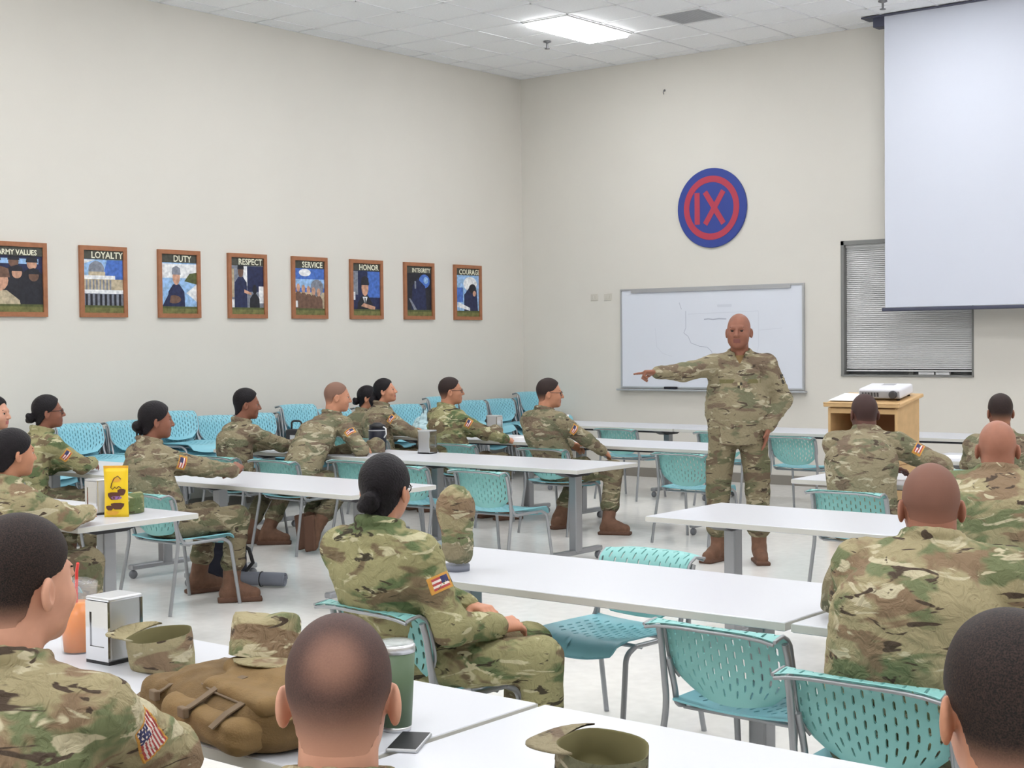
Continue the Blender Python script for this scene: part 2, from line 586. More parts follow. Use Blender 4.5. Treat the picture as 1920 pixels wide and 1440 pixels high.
        V = np.stack([np.interp(g[:, q], np.arange(len(self.ax[q])), self.ax[q]) for q in range(3)], 1)
        Q = []
        for ax in range(3):
            A = np.moveaxis(S, ax, 0); I = np.moveaxis(idx, ax, 0)
            x = A[:-1, 1:-1, 1:-1] != A[1:, 1:-1, 1:-1]
            e = np.argwhere(x)
            i, j, k = e[:, 0], e[:, 1]+1, e[:, 2]+1
            q = np.stack([I[i, j-1, k-1], I[i, j, k-1], I[i, j, k], I[i, j-1, k]], 1)
            flip = A[i, j, k]
            if ax == 1: flip = ~flip
            q[~flip] = q[~flip][:, ::-1]
            Q.append(q)
        return V, np.concatenate(Q)

def quad_mesh(name, V, Q, mats, smooth=True):
    me = bpy.data.meshes.new(name)
    me.vertices.add(len(V)); me.vertices.foreach_set('co', V.astype(np.float32).ravel())
    me.loops.add(len(Q)*4); me.loops.foreach_set('vertex_index', Q.astype(np.int32).ravel())
    me.polygons.add(len(Q)); me.polygons.foreach_set('loop_start', np.arange(len(Q), dtype=np.int32)*4)
    for m in (mats if isinstance(mats, (list, tuple)) else [mats]):
        me.materials.append(MATS[m])
    me.polygons.foreach_set('use_smooth', np.full(len(Q), smooth))
    me.update(calc_edges=True)
    return me

def axis(lo, hi, h, fine=()):
    """grid coordinates with step h, finer in the (a, b, hf) spans"""
    out = [lo]
    while out[-1] < hi:
        x = out[-1]; st = h
        for a, b, hf in fine:
            if a-0.02 <= x <= b+0.02: st = min(st, hf)
        out.append(x+st)
    return np.array(out)

def grid(lo, hi, h):
    return Field(*[np.arange(l-2*h, u+2.5*h, h) for l, u in zip(lo, hi)])

def field_obj(name, F, mats, parent=None, loc=(0, 0, 0), rot=None):
    V, Q = F.polygonise()
    o = bpy.data.objects.new(name, quad_mesh(name, V, Q, mats))
    o.location = loc
    if rot is not None: o.rotation_euler = rot
    return link(o, parent)
# ------------------------------------------------------------------ room shell
def struct(mb, name, mats, parent=None):
    o = mb.build(name, mats, parent)
    if parent is None: o['kind'] = 'structure'
    return o

struct(MB().box((-0.15, ROOM_Y-0.15, -0.1), (ROOM_X+0.15, 0.3, 0.0)), 'floor', 'vinyl_floor')
struct(MB().box((-0.15, ROOM_Y-0.15, 0), (0, 0.3, ROOM_H+0.1)), 'wall_left', 'wall_paint')
struct(MB().box((ROOM_X, ROOM_Y-0.15, 0), (ROOM_X+0.15, 0.3, ROOM_H+0.1)), 'wall_right', 'wall_paint')
struct(MB().box((-0.15, ROOM_Y-0.15, 0), (ROOM_X+0.15, ROOM_Y, ROOM_H+0.1)), 'wall_rear', 'wall_paint')
WX0, WX1, WZ0, WZ1 = 4.455, 5.942, 1.236, 2.716
wb = MB()
wb.box((0, 0, 0), (WX0, 0.2, ROOM_H+0.1)).box((WX1, 0, 0), (ROOM_X, 0.2, ROOM_H+0.1))
wb.box((WX0, 0, 0), (WX1, 0.2, WZ0)).box((WX0, 0, WZ1), (WX1, 0.2, ROOM_H+0.1))
struct(wb, 'wall_back', 'wall_paint')
struct(MB().box((0.0, -0.012, 0), (ROOM_X, 0, 0.11)), 'baseboard_back', 'baseboard_vinyl')
struct(MB().box((0.0, ROOM_Y, 0), (0.012, -0.012, 0.11)), 'baseboard_left', 'baseboard_vinyl')

# ceiling: slab, hung grid, single tiles
ceil = struct(MB().box((-0.15, ROOM_Y-0.15, ROOM_H+0.03), (ROOM_X+0.15, 0.3, ROOM_H+0.2)), 'ceiling', 'ceiling_tile')
TS = 0.61
GX0, GY0 = 2.09-4*TS, -1.42+3*TS
LAMPS = [(2.395+3.66*i, -2.03-3.05*j) for i in range(4) for j in range(6)]
VENT = (3.615, -1.725)
def taken(cx, cy):
    for lx, ly in LAMPS:
        if abs(cx-lx) < 0.2 and abs(cy-ly) < 0.5: return True
    return abs(cx-VENT[0]) < 0.2 and abs(cy-VENT[1]) < 0.2
tile_me = MB().box((-TS/2+0.013, -TS/2+0.013, 0.0), (TS/2-0.013, TS/2-0.013, 0.014)).mesh('ceiling_tile', 'ceiling_tile')
far = MB()
nx = int(ROOM_X/TS)+6; ny = int(-ROOM_Y/TS)+6
for i in range(nx):
    for j in range(ny):
        cx, cy = GX0+(i+0.5)*TS, GY0-(j+0.5)*TS
        x0, x1 = max(cx-TS/2+0.013, 0.0), min(cx+TS/2-0.013, ROOM_X)
        y0, y1 = max(cy-TS/2+0.013, ROOM_Y), min(cy+TS/2-0.013, 0.0)
        if x1-x0 < 0.02 or y1-y0 < 0.02 or taken(cx, cy): continue
        seen = cy > -6.6+0.88*cx and cx < 7.5
        full = (x1-x0) > TS-0.03 and (y1-y0) > TS-0.03
        if seen:
            if full:
                t = bpy.data.objects.new('ceiling_tile', tile_me)
                t.location = (cx, cy, ROOM_H+0.006+0.002*((i*7+j*3) % 3)/2)
                link(t, ceil)
            else:
                MB().box((x0, y0, ROOM_H+0.006), (x1, y1, ROOM_H+0.02)).build('ceiling_tile', 'ceiling_tile', ceil)
        else:
            far.box((x0, y0, ROOM_H+0.006), (x1, y1, ROOM_H+0.02))
far.build('far_ceiling_tiles', 'ceiling_tile', ceil)['kind'] = 'stuff'
gb = MB()
for i in range(nx+1):
    x = GX0+i*TS
    if 0.03 < x < ROOM_X-0.03: gb.box((x-0.013, ROOM_Y, ROOM_H), (x+0.013, 0, ROOM_H+0.03))
for j in range(ny+1):
    y = GY0-j*TS
    if ROOM_Y+0.03 < y < -0.03: gb.box((0, y-0.013, ROOM_H), (ROOM_X, y+0.013, ROOM_H+0.03))
gb.box((0, ROOM_Y, ROOM_H), (0.02, 0, ROOM_H+0.03)).box((0, -0.02, ROOM_H), (ROOM_X, 0, ROOM_H+0.03))
gb.build('ceiling_grid', 'ceiling_grid', ceil)

# ceiling lamps
def lamp_proto():
    root = empty('ceiling_light', (0, 0, ROOM_H))
    a, b = 0.29, 0.595
    m = MB()
    for lo, hi in (((-a, -b, -0.012), (a, -b+0.02, 0.02)), ((-a, b-0.02, -0.012), (a, b, 0.02)),
                   ((-a, -b+0.02, -0.012), (-a+0.02, b-0.02, 0.02)), ((a-0.02, -b+0.02, -0.012), (a, b-0.02, 0.02))):
        m.box(lo, hi)
    m.build('lamp_frame', 'white_metal', root)
    MB().rbox((-a+0.02, -b+0.02, -0.05), (a-0.02, b-0.02, 0.01), 0.025, 3).build('diffuser', 'lamp_diffuser', root)
    return root
lp = lamp_proto()
for n, (lx, ly) in enumerate(LAMPS):
    o = lp if n == 0 else copy_tree(lp)
    o.location = (lx, ly, ROOM_H)
    if n == 0:
        tag(o, 'bright rectangular fluorescent panel set in the tiled ceiling near the corner', 'light', 'recessed ceiling lights')
    else:
        tag(o, 'recessed fluorescent ceiling panel further back, beyond the picture edge', 'light', 'recessed ceiling lights')

# ceiling vent
v = empty('ceiling_vent', (VENT[0], VENT[1], ROOM_H))
tag(v, 'square grey air vent in the ceiling right of the lit lamp panel', 'vent')
m = MB(); a = 0.292
for lo, hi in (((-a, -a, -0.01), (a, -a+0.035, 0.01)), ((-a, a-0.035, -0.01), (a, a, 0.01)),
               ((-a, -a+0.035, -0.01), (-a+0.035, a-0.035, 0.01)), ((a-0.035, -a+0.035, -0.01), (a, a-0.035, 0.01))):
    m.box(lo, hi)
m.build('vent_frame', 'vent_grey', v)
MB().box((-a+0.03, -a+0.03, 0.012), (a-0.03, a-0.03, 0.02)).build('backing', 'vent_dark', v)
for q in range(17):
    y = -a+0.05+q*0.0305
    MB().box((-a+0.035, -0.009, -0.002), (a-0.035, 0.009, 0.0), M=Matrix.Translation((0, y, 0.0)) @ Matrix.Rotation(0.6, 4, 'X')).build('slat', 'vent_grey', v)

def sprinkler(x, y, label):
    s = empty('fire_sprinkler', (x, y, ROOM_H))
    tag(s, label, 'sprinkler')
    MB().lathe([(0.0, 0), (0.045, 0), (0.045, -0.008), (0.012, -0.02), (0.012, -0.03), (0, -0.03)][::-1], 14).build('escutcheon', 'brass_grey', s)
    MB().tube([(0, 0, -0.028), (0, 0, -0.075)], 0.012, 8).build('nozzle', 'brass_grey', s)
    MB().lathe([(0, -0.086), (0.03, -0.084), (0.03, -0.078), (0, -0.076)], 14).build('deflector', 'brass_grey', s)
sprinkler(1.72, -1.69, 'small metal fire sprinkler hanging below the lit lamp panel')
sprinkler(5.42, -1.03, 'small metal fire sprinkler at the top edge above the projection screen')

# ------------------------------------------------------------------ window with blinds
w1 = empty('window_1', (0, 0, 0)); w1['kind'] = 'structure'
m = MB()
for lo, hi in (((WX0, -0.015, WZ0), (WX0+0.035, 0.12, WZ1)), ((WX1-0.02, -0.005, WZ0), (WX1, 0.12, WZ1)),
               ((WX0, -0.015, WZ1-0.045), (WX1, 0.12, WZ1)), ((WX0, -0.02, WZ0), (WX1, 0.12, WZ0+0.02))):
    m.box(lo, hi)
m.build('window_frame', 'window_frame', w1)
MB().box((WX0, 0.15, WZ0), (WX1, 0.17, WZ1)).build('outside_dark_sheet', 'window_dark', w1)  # dark sheet standing in for the darkness beyond the glass
MB().box((WX0, 0.115, WZ0), (WX1, 0.12, WZ1)).build('pane', 'glass_pane', w1)
m = MB(); z = WZ1-0.075
while z > WZ0+0.075:
    m.box((WX0+0.04, -0.0125, -0.0006), (WX1-0.03, 0.0125, 0.0006), M=Matrix.Translation((0, 0.05, z)) @ Matrix.Rotation(0.95, 4, 'X'))
    z -= 0.0215
m.build('blind_slats', 'blind_grey', w1)['kind'] = 'stuff'
MB().box((WX0+0.038, 0.03, WZ1-0.072), (WX1-0.028, 0.07, WZ1-0.045)).build('head_rail', 'blind_grey', w1)
MB().box((WX0+0.04, 0.04, WZ0+0.055), (WX1-0.03, 0.062, WZ0+0.07)).build('bottom_rail', 'blind_grey', w1)
MB().box((WX0+0.74, 0.082, WZ0+0.02), (WX0+0.79, 0.11, WZ1-0.05)).build('mullion', 'window_frame', w1)
for xx, ww in ((WX0+0.86, 0.17), (WX0+1.05, 0.15)):
    MB().box((xx, 0.06, WZ0+0.022), (xx+ww, 0.1, WZ0+0.05)).build('painted_reflection', 'paper', w1)  # white blocks stand in for bright reflections along the window bottom

# ------------------------------------------------------------------ projection screen
s = empty('projection_screen', (5.16, -0.42, 1.93))
tag(s, 'large white pull-down projection screen hanging from the ceiling at right', 'screen')
MB().box((0.0, -0.004, 0.04), (3.6, 0.0, ROOM_H-1.93)).build('screen_fabric', 'screen_white', s)
MB().rbox((-0.035, -0.016, 0.0), (3.64, 0.016, 0.036), 0.008).build('bottom_bar', 'screen_bar', s)
MB().box((-0.13, 0.006, 2.965), (3.8, 0.15, 3.072)).build('housing', 'screen_bar', s)
MB().box((-0.24, -0.05, 3.06), (3.8, 0.16, 3.072)).build('ceiling_trim', 'screen_bar', s)

# ------------------------------------------------------------------ whiteboard
BX0, BX1, BZ0, BZ1 = 1.538, 4.013, 1.075, 2.275
wbd = empty('whiteboard', (BX0, -0.002, BZ0))
tag(wbd, 'wide whiteboard with faint marker lines on the wall behind the standing soldier', 'whiteboard')
W, H = BX1-BX0, BZ1-BZ0
MB().box((0.015, -0.02, 0.015), (W-0.015, 0, H-0.015)).build('panel', 'board_white', wbd)
m = MB()
for lo, hi in (((0, -0.03, 0), (0.02, 0, H)), ((W-0.02, -0.03, 0), (W, 0, H)), ((0.02, -0.03, 0), (W-0.02, 0, 0.02)), ((0.02, -0.03, H-0.02), (W-0.02, 0, H))):
    m.box(lo, hi)
m.build('frame', 'aluminium', wbd)
MB().rbox((-0.035, -0.085, -0.03), (W+0.03, -0.002, -0.008), 0.006).build('marker_tray', 'aluminium', wbd)
MB().box((0.16, -0.037, H-0.05), (W-0.16, -0.03, H-0.018)).build('map_rail', 'aluminium', wbd)
def ribbon(mb, pts, wd=0.006, y=-0.0215):
    for (x0, z0), (x1, z1) in zip(pts[:-1], pts[1:]):
        d = math.hypot(x1-x0, z1-z0); nx_, nz_ = -(z1-z0)/d*wd/2, (x1-x0)/d*wd/2
        mb.add([(x0-nx_, y, z0-nz_), (x1-nx_, y, z1-nz_), (x1+nx_, y, z1+nz_), (x0+nx_, y, z0+nz_)], [(0, 1, 2, 3)])
m = MB()
ribbon(m, [(0.93, 0.92), (0.93, 0.72), (0.90, 0.66), (0.96, 0.62), (1.0, 0.54), (1.12, 0.5), (1.22, 0.49), (1.28, 0.44), (1.30, 0.36)])
ribbon(m, [(0.84, 1.02), (0.87, 0.94)])
m.build('marker_line', 'marker_grey', wbd)
m = MB()
ribbon(m, [(1.18, 0.815), (1.24, 0.82), (1.30, 0.812), (1.38, 0.82), (1.48, 0.815)], 0.014)
m.build('marker_word', 'marker_grey', wbd)
m = MB()
ribbon(m, [(0.96, 0.88), (1.9, 0.90), (1.9, 0.5), (1.86, 0.36)]); ribbon(m, [(1.36, 0.97), (1.55, 0.97)], 0.03)
ribbon(m, [(0.5, 0.72), (0.52, 0.5), (0.6, 0.42), (0.74, 0.38)]); ribbon(m, [(1.9, 0.68), (2.2, 0.7)])
m.build('faded_drawing', 'marker_faint', wbd)
er = empty('board_eraser', (BX0+0.73, -0.05, BZ0-0.007))
tag(er, 'black felt eraser lying on the whiteboard tray', 'eraser')
MB().rbox((-0.085, -0.022, 0.012), (0.085, 0.022, 0.03), 0.006).build('grip', 'black_plastic', er)
MB().box((-0.082, -0.02, 0), (0.082, 0.02, 0.013)).build('felt_pad', 'navy_fabric', er)

# ------------------------------------------------------------------ wall plates
for x, lab in ((1.133, 'beige wall plate beside the whiteboard, the left one of two'), (1.335, 'beige wall plate beside the whiteboard, the right one of two')):
    p = empty('wall_plate', (x, 0, 2.19)); tag(p, lab, 'wall plate', 'two wall plates')
    MB().rbox((-0.055, -0.009, -0.042), (0.055, 0, 0.042), 0.005).build('cover', 'switch_plate', p)
    for q in (-0.022, 0.022):
        MB().rbox((q-0.012, -0.014, -0.022), (q+0.012, -0.007, 0.022), 0.003).build('toggle', 'switch_plate', p)
hk = empty('wall_hook', (2.18, 0, 4.6)); tag(hk, 'tiny dark hook high on the back wall under the ceiling', 'hook')
MB().tube([(0, 0, 0.02), (0, -0.02, 0.015), (0, -0.03, -0.01), (0, -0.02, -0.028)], 0.005, 6).build('hook_wire', 'brass_grey', hk)
MB().lathe([(0.0, 0), (0.014, 0), (0.012, 0.006), (0, 0.006)], 10, M=Matrix.Translation((0, 0, 0.02)) @ Matrix.Rotation(PI/2, 4, 'X')).build('base_plate', 'brass_grey', hk)

# ------------------------------------------------------------------ round IX sign
sg = empty('round_sign', (2.829, 0, 3.185))
tag(sg, 'round blue wall sign with a red ring and red IX letters', 'sign')
MX = Matrix(((1, 0, 0, 0), (0, 0, -1, 0), (0, 1, 0, 0), (0, 0, 0, 1)))   # (u, v, w) -> (x, z, out of the wall)
RS = 0.462
MB().lathe([(RS-0.004, 0.0), (RS, 0.004), (RS, 0.022), (RS-0.006, 0.027), (0, 0.027)], 64, M=MX, smooth=False).build('disc', 'sign_blue', sg)
n = 64; vs_ = []; fs_ = []
for q in range(n):
    a = 2*PI*q/n
    for rr, ww in ((0.645, 0.027), (0.645, 0.031), (0.805, 0.031), (0.805, 0.027)):
        vs_.append(tuple(MX @ Vector((RS*rr*math.cos(a), RS*rr*math.sin(a), ww))))
for q in range(n):
    for e in range(3):
        fs_.append((q*4+e, ((q+1) % n)*4+e, ((q+1) % n)*4+e+1, q*4+e+1)[::-1])
MB().add(vs_, fs_).build('ring', 'sign_red', sg)
MB().box((-0.225, -0.185, 0.027), (-0.155, 0.185, 0.031), M=MX).build('letter_i', 'sign_red', sg)
m = MB()
for sgn in (1, -1):
    m.box((-0.033, -0.225, 0.027), (0.033, 0.225, 0.031+0.0004*sgn), M=MX @ Matrix.Translation((0.04, 0.0, 0)) @ Matrix.Rotation(sgn*0.58, 4, 'Z'))
m.build('letter_x', 'sign_red', sg)

# ------------------------------------------------------------------ framed posters on the left wall
for nme, c in (('navy', (38, 44, 78)), ('blue', (74, 112, 190)), ('sky', (150, 186, 226)), ('white', (232, 234, 240)),
               ('olive', (112, 112, 66)), ('moss', (84, 90, 52)), ('dark', (36, 36, 44)), ('skin', (196, 150, 126)),
               ('brown', (112, 84, 70)), ('grey', (128, 132, 144)), ('tan', (186, 172, 146)), ('title', (236, 230, 206)),
               ('teal', (96, 150, 176)), ('topband', (70, 70, 62))):
    mat('print_'+nme, rgb(*c), 0.55, noise=0.3, nscale=26)
PR = ['navy', 'blue', 'sky', 'white', 'olive', 'moss', 'dark', 'skin', 'brown', 'grey', 'tan', 'title', 'teal', 'topband']
PM = ['print_'+q for q in PR]
def circ(cx, cy, rx, ry=None, n=14):
    ry = ry or rx
    return [(cx+rx*math.cos(2*PI*q/n), cy+ry*math.sin(2*PI*q/n)) for q in range(n)]
def rect(a, b, c, d): return [(a, b), (c, b), (c, d), (a, d)]
def person_print(cx, cy, s, face, body, cap=None):
    L = [(body, [(cx-0.2*s, cy-0.75*s), (cx+0.2*s, cy-0.75*s), (cx+0.18*s, cy-0.2*s), (cx+0.07*s, cy-0.1*s), (cx-0.07*s, cy-0.1*s), (cx-0.18*s, cy-0.2*s)]),
         (face, circ(cx, cy, 0.085*s, 0.11*s))]
    if cap: L.append((cap, [(cx-0.1*s, cy+0.03*s), (cx+0.1*s, cy+0.03*s), (cx+0.085*s, cy+0.12*s), (cx, cy+0.15*s), (cx-0.085*s, cy+0.12*s)]))
    return L
ART = [
 ('ARMY VALUES', 'navy', [('sky', rect(.05, .74, .95, .82))] + [x for a in ((.12, .74, 'brown'), (.38, .76, 'skin'), (.62, .77, 'brown'), (.86, .74, 'skin'), (.2, .6, 'skin'), (.66, .6, 'skin'), (.88, .56, 'brown')) for x in person_print(a[0], a[1], .8, a[2], 'dark', 'dark')] + person_print(.42, .48, 1.5, 'skin', 'tan', 'brown')),
 ('LOYALTY', 'sky', [('blue', [(.5, .6), (1, .45), (1, .85), (.6, .85)]), ('white', [(.0, .78), (.3, .85), (.0, .85)]), ('grey', circ(.33, .7, .2, .13)), ('tan', rect(.13, .58, .55, .66)), ('white', rect(.0, .54, .8, .6)), ('tan', rect(.02, .36, 1, .54))] +
   [('grey', rect(.06+.085*q, .37, .10+.085*q, .53)) for q in range(8)] + [('white', rect(.0, .3, 1, .37)), ('grey', rect(0, .1, 1, .31))] + [('dark', rect(.04+.12*q, .12, .10+.12*q, .3)) for q in range(8)]),
 ('DUTY', 'sky', [('white', rect(0, .6, 1, .84)), ('moss', [(.65, .55), (1, .5), (1, .7), (.8, .68)]), ('white', [(.7, .35), (1, .2), (1, .5)])] + person_print(.42, .62, 1.25, 'skin', 'navy', 'grey') + [('brown', circ(.35, .24, .2, .07)), ('navy', [(.0, .1), (.3, .45), (.2, .1)])]),
 ('RESPECT', 'grey', [('navy', rect(.5, .4, 1, .85)), ('white', rect(.38, .5, .5, .85)), ('tan', rect(0, .3, .1, .8)), ('white', rect(0, .1, .22, .26)), ('white', rect(.85, .2, 1, .5))] + person_print(.3, .76, 1.0, 'brown', 'navy', 'dark') + [('navy', rect(.18, .1, .42, .4)), ('skin', [(.4, .44), (.62, .38), (.62, .34), (.4, .38)])] + person_print(.72, .44, .8, 'dark', 'dark')),
 ('SERVICE', 'blue', [('white', circ(.35, .78, .2, .07)), ('sky', rect(0, .5, 1, .66)), ('tan', rect(0, .1, 1, .42)), ('grey', circ(.75, .5, .22, .16))] + [x for q in range(5) for x in person_print(.12+.17*q, .5-.02*q, .7, 'skin', 'brown')] + [('white', rect(.02, .14, .1, .26))]),
 ('HONOR', 'navy', [('blue', rect(.55, .35, 1, .85)), ('grey', rect(0, .4, .2, .85)), ('white', rect(.0, .3, .1, .45))] + person_print(.45, .54, 1.5, 'skin', 'dark', 'dark') + [('white', [(.36, .36), (.54, .36), (.45, .2)]), ('dark', rect(.43, .2, .47, .34)), ('skin', [(.3, .18), (.8, .1), (.82, .17), (.4, .24)])]),
 ('INTEGRITY', 'dark', [('blue', circ(.72, .7, .22, .14)), ('sky', circ(.78, .72, .09, .07)), ('navy', [(.2, .1), (.8, .1), (.75, .6), (.45, .75), (.25, .6)]), ('grey', rect(.33, .55, .39, .7)), ('grey', [(.1, .35), (.16, .35), (.45, .1), (.32, .1)])]),
 ('COURAGE', 'sky', [('white', circ(.62, .68, .3, .15)), ('navy', [(.35, .12), (.95, .12), (.9, .55), (.6, .62), (.35, .45)]), ('dark', circ(.72, .58, .16, .1)), ('skin', circ(.8, .48, .07, .06)), ('blue', rect(0, .3, .3, .6)), ('white', [(.05, .2), (.6, .12), (.6, .18), (.1, .3)])]),
]
PY = [(-7.4, -7.026), None]
yl = [-3.5349, -3.2716, -2.8322, -2.4006, -1.9678, -1.5382, -1.1052, -0.6703]
yr = [-3.4439, -3.0129, -2.5769, -2.1425, -1.7108, -1.2805, -0.8481, -0.4170]
PLAB = ['framed poster titled ARMY VALUES showing a crowd, cut by the left edge', 'framed LOYALTY poster with a pale domed building under blue sky',
        'framed DUTY poster with a helmeted figure on a bright background', 'framed RESPECT poster with two dark figures, one kneeling',
        'framed SERVICE poster with a brownish crowd under a blue sky', 'framed HONOR poster with a figure in dark cap and suit',
        'framed INTEGRITY poster, mostly dark with a blue patch', 'framed COURAGE poster with a bent navy figure, nearest the room corner']
ML = Matrix(((0, 0, 1, 0), (1, 0, 0, 0), (0, 1, 0, 0), (0, 0, 0, 1)))    # (u, v, w) -> (y, z, out of the wall)
for q, (title, bg, art) in enumerate(ART):
    y1 = yr[q]*2.04; y0 = (yl[q]*2.04 if q else y1-0.86)
    z0, z1 = 1.925, 2.596
    wd, ht = y1-y0, z1-z0
    p = empty('framed_poster', (0.0, y0, z0))
    tag(p, PLAB[q], 'poster', 'framed posters along the left wall')
    fr = 0.042
    m = MB()
    for poly in (([(0, 0), (wd, 0), (wd-fr, fr), (fr, fr)]), ([(wd, 0), (wd, ht), (wd-fr, ht-fr), (wd-fr, fr)]),
                 ([(wd, ht), (0, ht), (fr, ht-fr), (wd-fr, ht-fr)]), ([(0, ht), (0, 0), (fr, fr), (fr, ht-fr)])):
        m.prism(poly, 0.0, 0.028, M=ML)
    m.build('frame', 'frame_wood', p)
    m = MB()
    iw, ih = wd-2*fr, ht-2*fr
    def poly(mi, pts, w):
        m.add([tuple(ML @ Vector((fr+min(max(a, 0), 1)*iw, fr+min(max(b, 0), 1)*ih, w))) for a, b in pts], [tuple(range(len(pts)))], PR.index(mi))
    m.box((fr-0.005, fr-0.005, 0.0), (wd-fr+0.005, ht-fr+0.005, 0.01), PR.index(bg), M=ML)
    w = 0.0104
    for mi, pts in art:
        poly(mi, pts, w); w += 0.00025
    poly('olive', rect(0, 0, 1, .11), w); poly('moss', rect(0, .085, 1, .12), w+0.0003); poly('topband', rect(0, .86, 1, 1), w+0.0003)
    m.build('print', PM, p)
    sz = 0.088 if len(title) < 8 else (0.068 if len(title) < 10 else 0.066)
    text_mesh('title', title, sz, 'print_title', p, ML @ Matrix.Translation(((wd*0.58 if q else wd-0.30), ht-fr-0.072, w+0.001)), 0.0004, bold=0.0016, xs=0.95)
# ------------------------------------------------------------------ stacking chair
def shell(mb, S, nc, nr, t, slot, a=0.14, b=0.33, mi=0):
    """two-sided perforated shell; S(u, v) -> point, u in [-1, 1], v in [0, 1]"""
    cache = {}
    def P(u, v, side):
        key = (round(u*20000), round(v*20000), side)
        if key not in cache:
            p = np.array(S(u, v)); e = 1e-3
            n = np.cross(np.array(S(u+e, v))-np.array(S(u-e, v)), np.array(S(u, min(v+e, 1)))-np.array(S(u, max(v-e, 0))))
            n /= np.linalg.norm(n)+1e-12
            mb.v.append(tuple(p+n*t/2*side)); cache[key] = len(mb.v)-1
        return cache[key]
    def face(idx, smooth=True):
        mb.f.append(tuple(idx)); mb.m.append(mi); mb.s.append(smooth)
    def rim(loop):
        for (u0, v0), (u1, v1) in zip(loop, loop[1:]+loop[:1]):
            q = [P(u0, v0, 1), P(u1, v1, 1), P(u1, v1, -1), P(u0, v0, -1)]
            base = len(mb.v); mb.v.extend([mb.v[i] for i in q])
            face((base, base+1, base+2, base+3), False)
    us = np.linspace(-1, 1, nc+1)
    dv = 1.0/nr
    for c in range(nc):
        u0, u1 = us[c], us[c+1]; uc = (u0+u1)/2
        off = (c % 2)*0.5
        cells = [(r+off)*dv for r in range(nr - (1 if off else 0))]
        solid = [0.0, 1-dv/2] if off else []
        for v0 in cells:
            v1 = v0+dv; vm = v0+dv/2
            ring = [(u0, v0), (u1, v0), (u1, vm), (u1, v1), (u0, v1), (u0, vm)]
            if slot(uc, vm):
                du, dh = (u1-u0)*a, dv*b
                h = [(uc, vm-dh), (uc+du, vm-0.65*dh), (uc+du, vm+0.65*dh), (uc, vm+dh), (uc-du, vm+0.65*dh), (uc-du, vm-0.65*dh)]
                for i in range(6):
                    A, B = ring[i], ring[(i+1) % 6]; h0, h1 = h[i], h[(i+1) % 6]
                    for side in (1, -1):
                        for tri in ((A, B, h0), (B, h1, h0)):
                            q = [P(*x, side) for x in tri]
                            face(q if side > 0 else q[::-1])
                rim(h)
            else:
                for side in (1, -1):
                    q = [P(*x, side) for x in ring]
                    face(q if side > 0 else q[::-1])
        for v0 in solid:
            ring = [(u0, v0), (u1, v0), (u1, v0+dv/2), (u0, v0+dv/2)]
            for side in (1, -1):
                q = [P(*x, side) for x in ring]
                face(q if side > 0 else q[::-1])
    loop = [(u, 0.0) for u in us]+[(1.0, v) for v in np.linspace(0, 1, 2*nr+1)[1:]]+[(u, 1.0) for u in us[::-1][1:]]+[(-1.0, v) for v in np.linspace(1, 0, 2*nr+1)[1:-1]]
    rim(loop[::-1])

def sstep(a, b, x):
    t = min(max((x-a)/(b-a), 0), 1); return t*t*(3-2*t)

def back_S(u, v):
    # v 0 = bottom, 1 = top flare
    hw = 0.235*(1-0.42*(1-min(v/0.42, 1))**2.2) if v < 0.42 else 0.235+0.006*sstep(0.8, 1.0, v)
    z = 0.475+0.295*v - 0.035*sstep(0.85, 1.0, v) + 0.018*(1-u*u)*(1-v)*-1
    y = -0.205-0.07*v - 0.075*sstep(0.70, 1.0, v)**1.3
    y += 0.032*u*u*(1-0.55*sstep(0.75, 1, v))
    z -= 0.016*sstep(0.82, 1.0, v)*u**4
    return (u*hw, y, z+0.012)
def seat_S(u, v):
    # v 0 = rear, 1 = front lip
    hw = 0.225+0.012*math.sin(v*PI)-0.03*sstep(0.75, 1, v)*0.6
    y = -0.205+0.43*min(v, 0.86)/0.86+0.045*sstep(0.8, 1.0, v)
    z = 0.445-0.014*math.sin(v*PI)*(1-u*u) - 0.055*sstep(0.78, 1.0, v)**1.4 + 0.012*u*u
    z -= 0.018*(1-u*u)*sstep(0.85, 1.0, v)
    return (u*hw, y, z)

def bezier_pts(P, n=6):
    """polyline with rounded corners"""
    P = [np.array(p, float) for p in P]
    out = [P[0]]
    for i in range(1, len(P)-1):
        a, b, c = P[i-1], P[i], P[i+1]
        r = min(0.05, np.linalg.norm(a-b)*0.45, np.linalg.norm(c-b)*0.45)
        p0 = b+(a-b)/np.linalg.norm(a-b)*r; p1 = b+(c-b)/np.linalg.norm(c-b)*r
        for t in np.linspace(0, 1, n):
            out.append((1-t)**2*p0+2*t*(1-t)*b+t*t*p1)
    out.append(P[-1])
    return out

CHAIR_ME = {}
mb = MB(); shell(mb, back_S, 16, 7, 0.007, lambda u, v: 0.1 < v < 0.93 and abs(u) < 0.94 and (v > 0.2 or abs(u) < 0.75))
CHAIR_ME['backrest'] = mb
mb = MB(); shell(mb, seat_S, 14, 9, 0.007, lambda u, v: 0.12 < v < 0.72 and abs(u) < 0.85)
CHAIR_ME['seat'] = mb
legs = {}
for sname, sx in (('r', 1), ('l', -1)):
    legs['front_'+sname] = MB().tube(bezier_pts([(sx*0.252, 0.262, 0.0), (sx*0.236, 0.205, 0.40), (sx*0.236, 0.14, 0.428)]), 0.0115, 9)
    legs['rear_'+sname] = MB().tube(bezier_pts([(sx*0.262, -0.30, 0.0), (sx*0.243, -0.212, 0.44), (sx*0.24, -0.245, 0.66), (sx*0.238, -0.262, 0.71)]), 0.0115, 9)
    legs['rail_'+sname] = MB().tube(bezier_pts([(sx*0.236, 0.15, 0.427), (sx*0.234, -0.165, 0.425), (sx*0.222, -0.195, 0.50), (sx*0.226, -0.225, 0.60)]), 0.0105, 9)
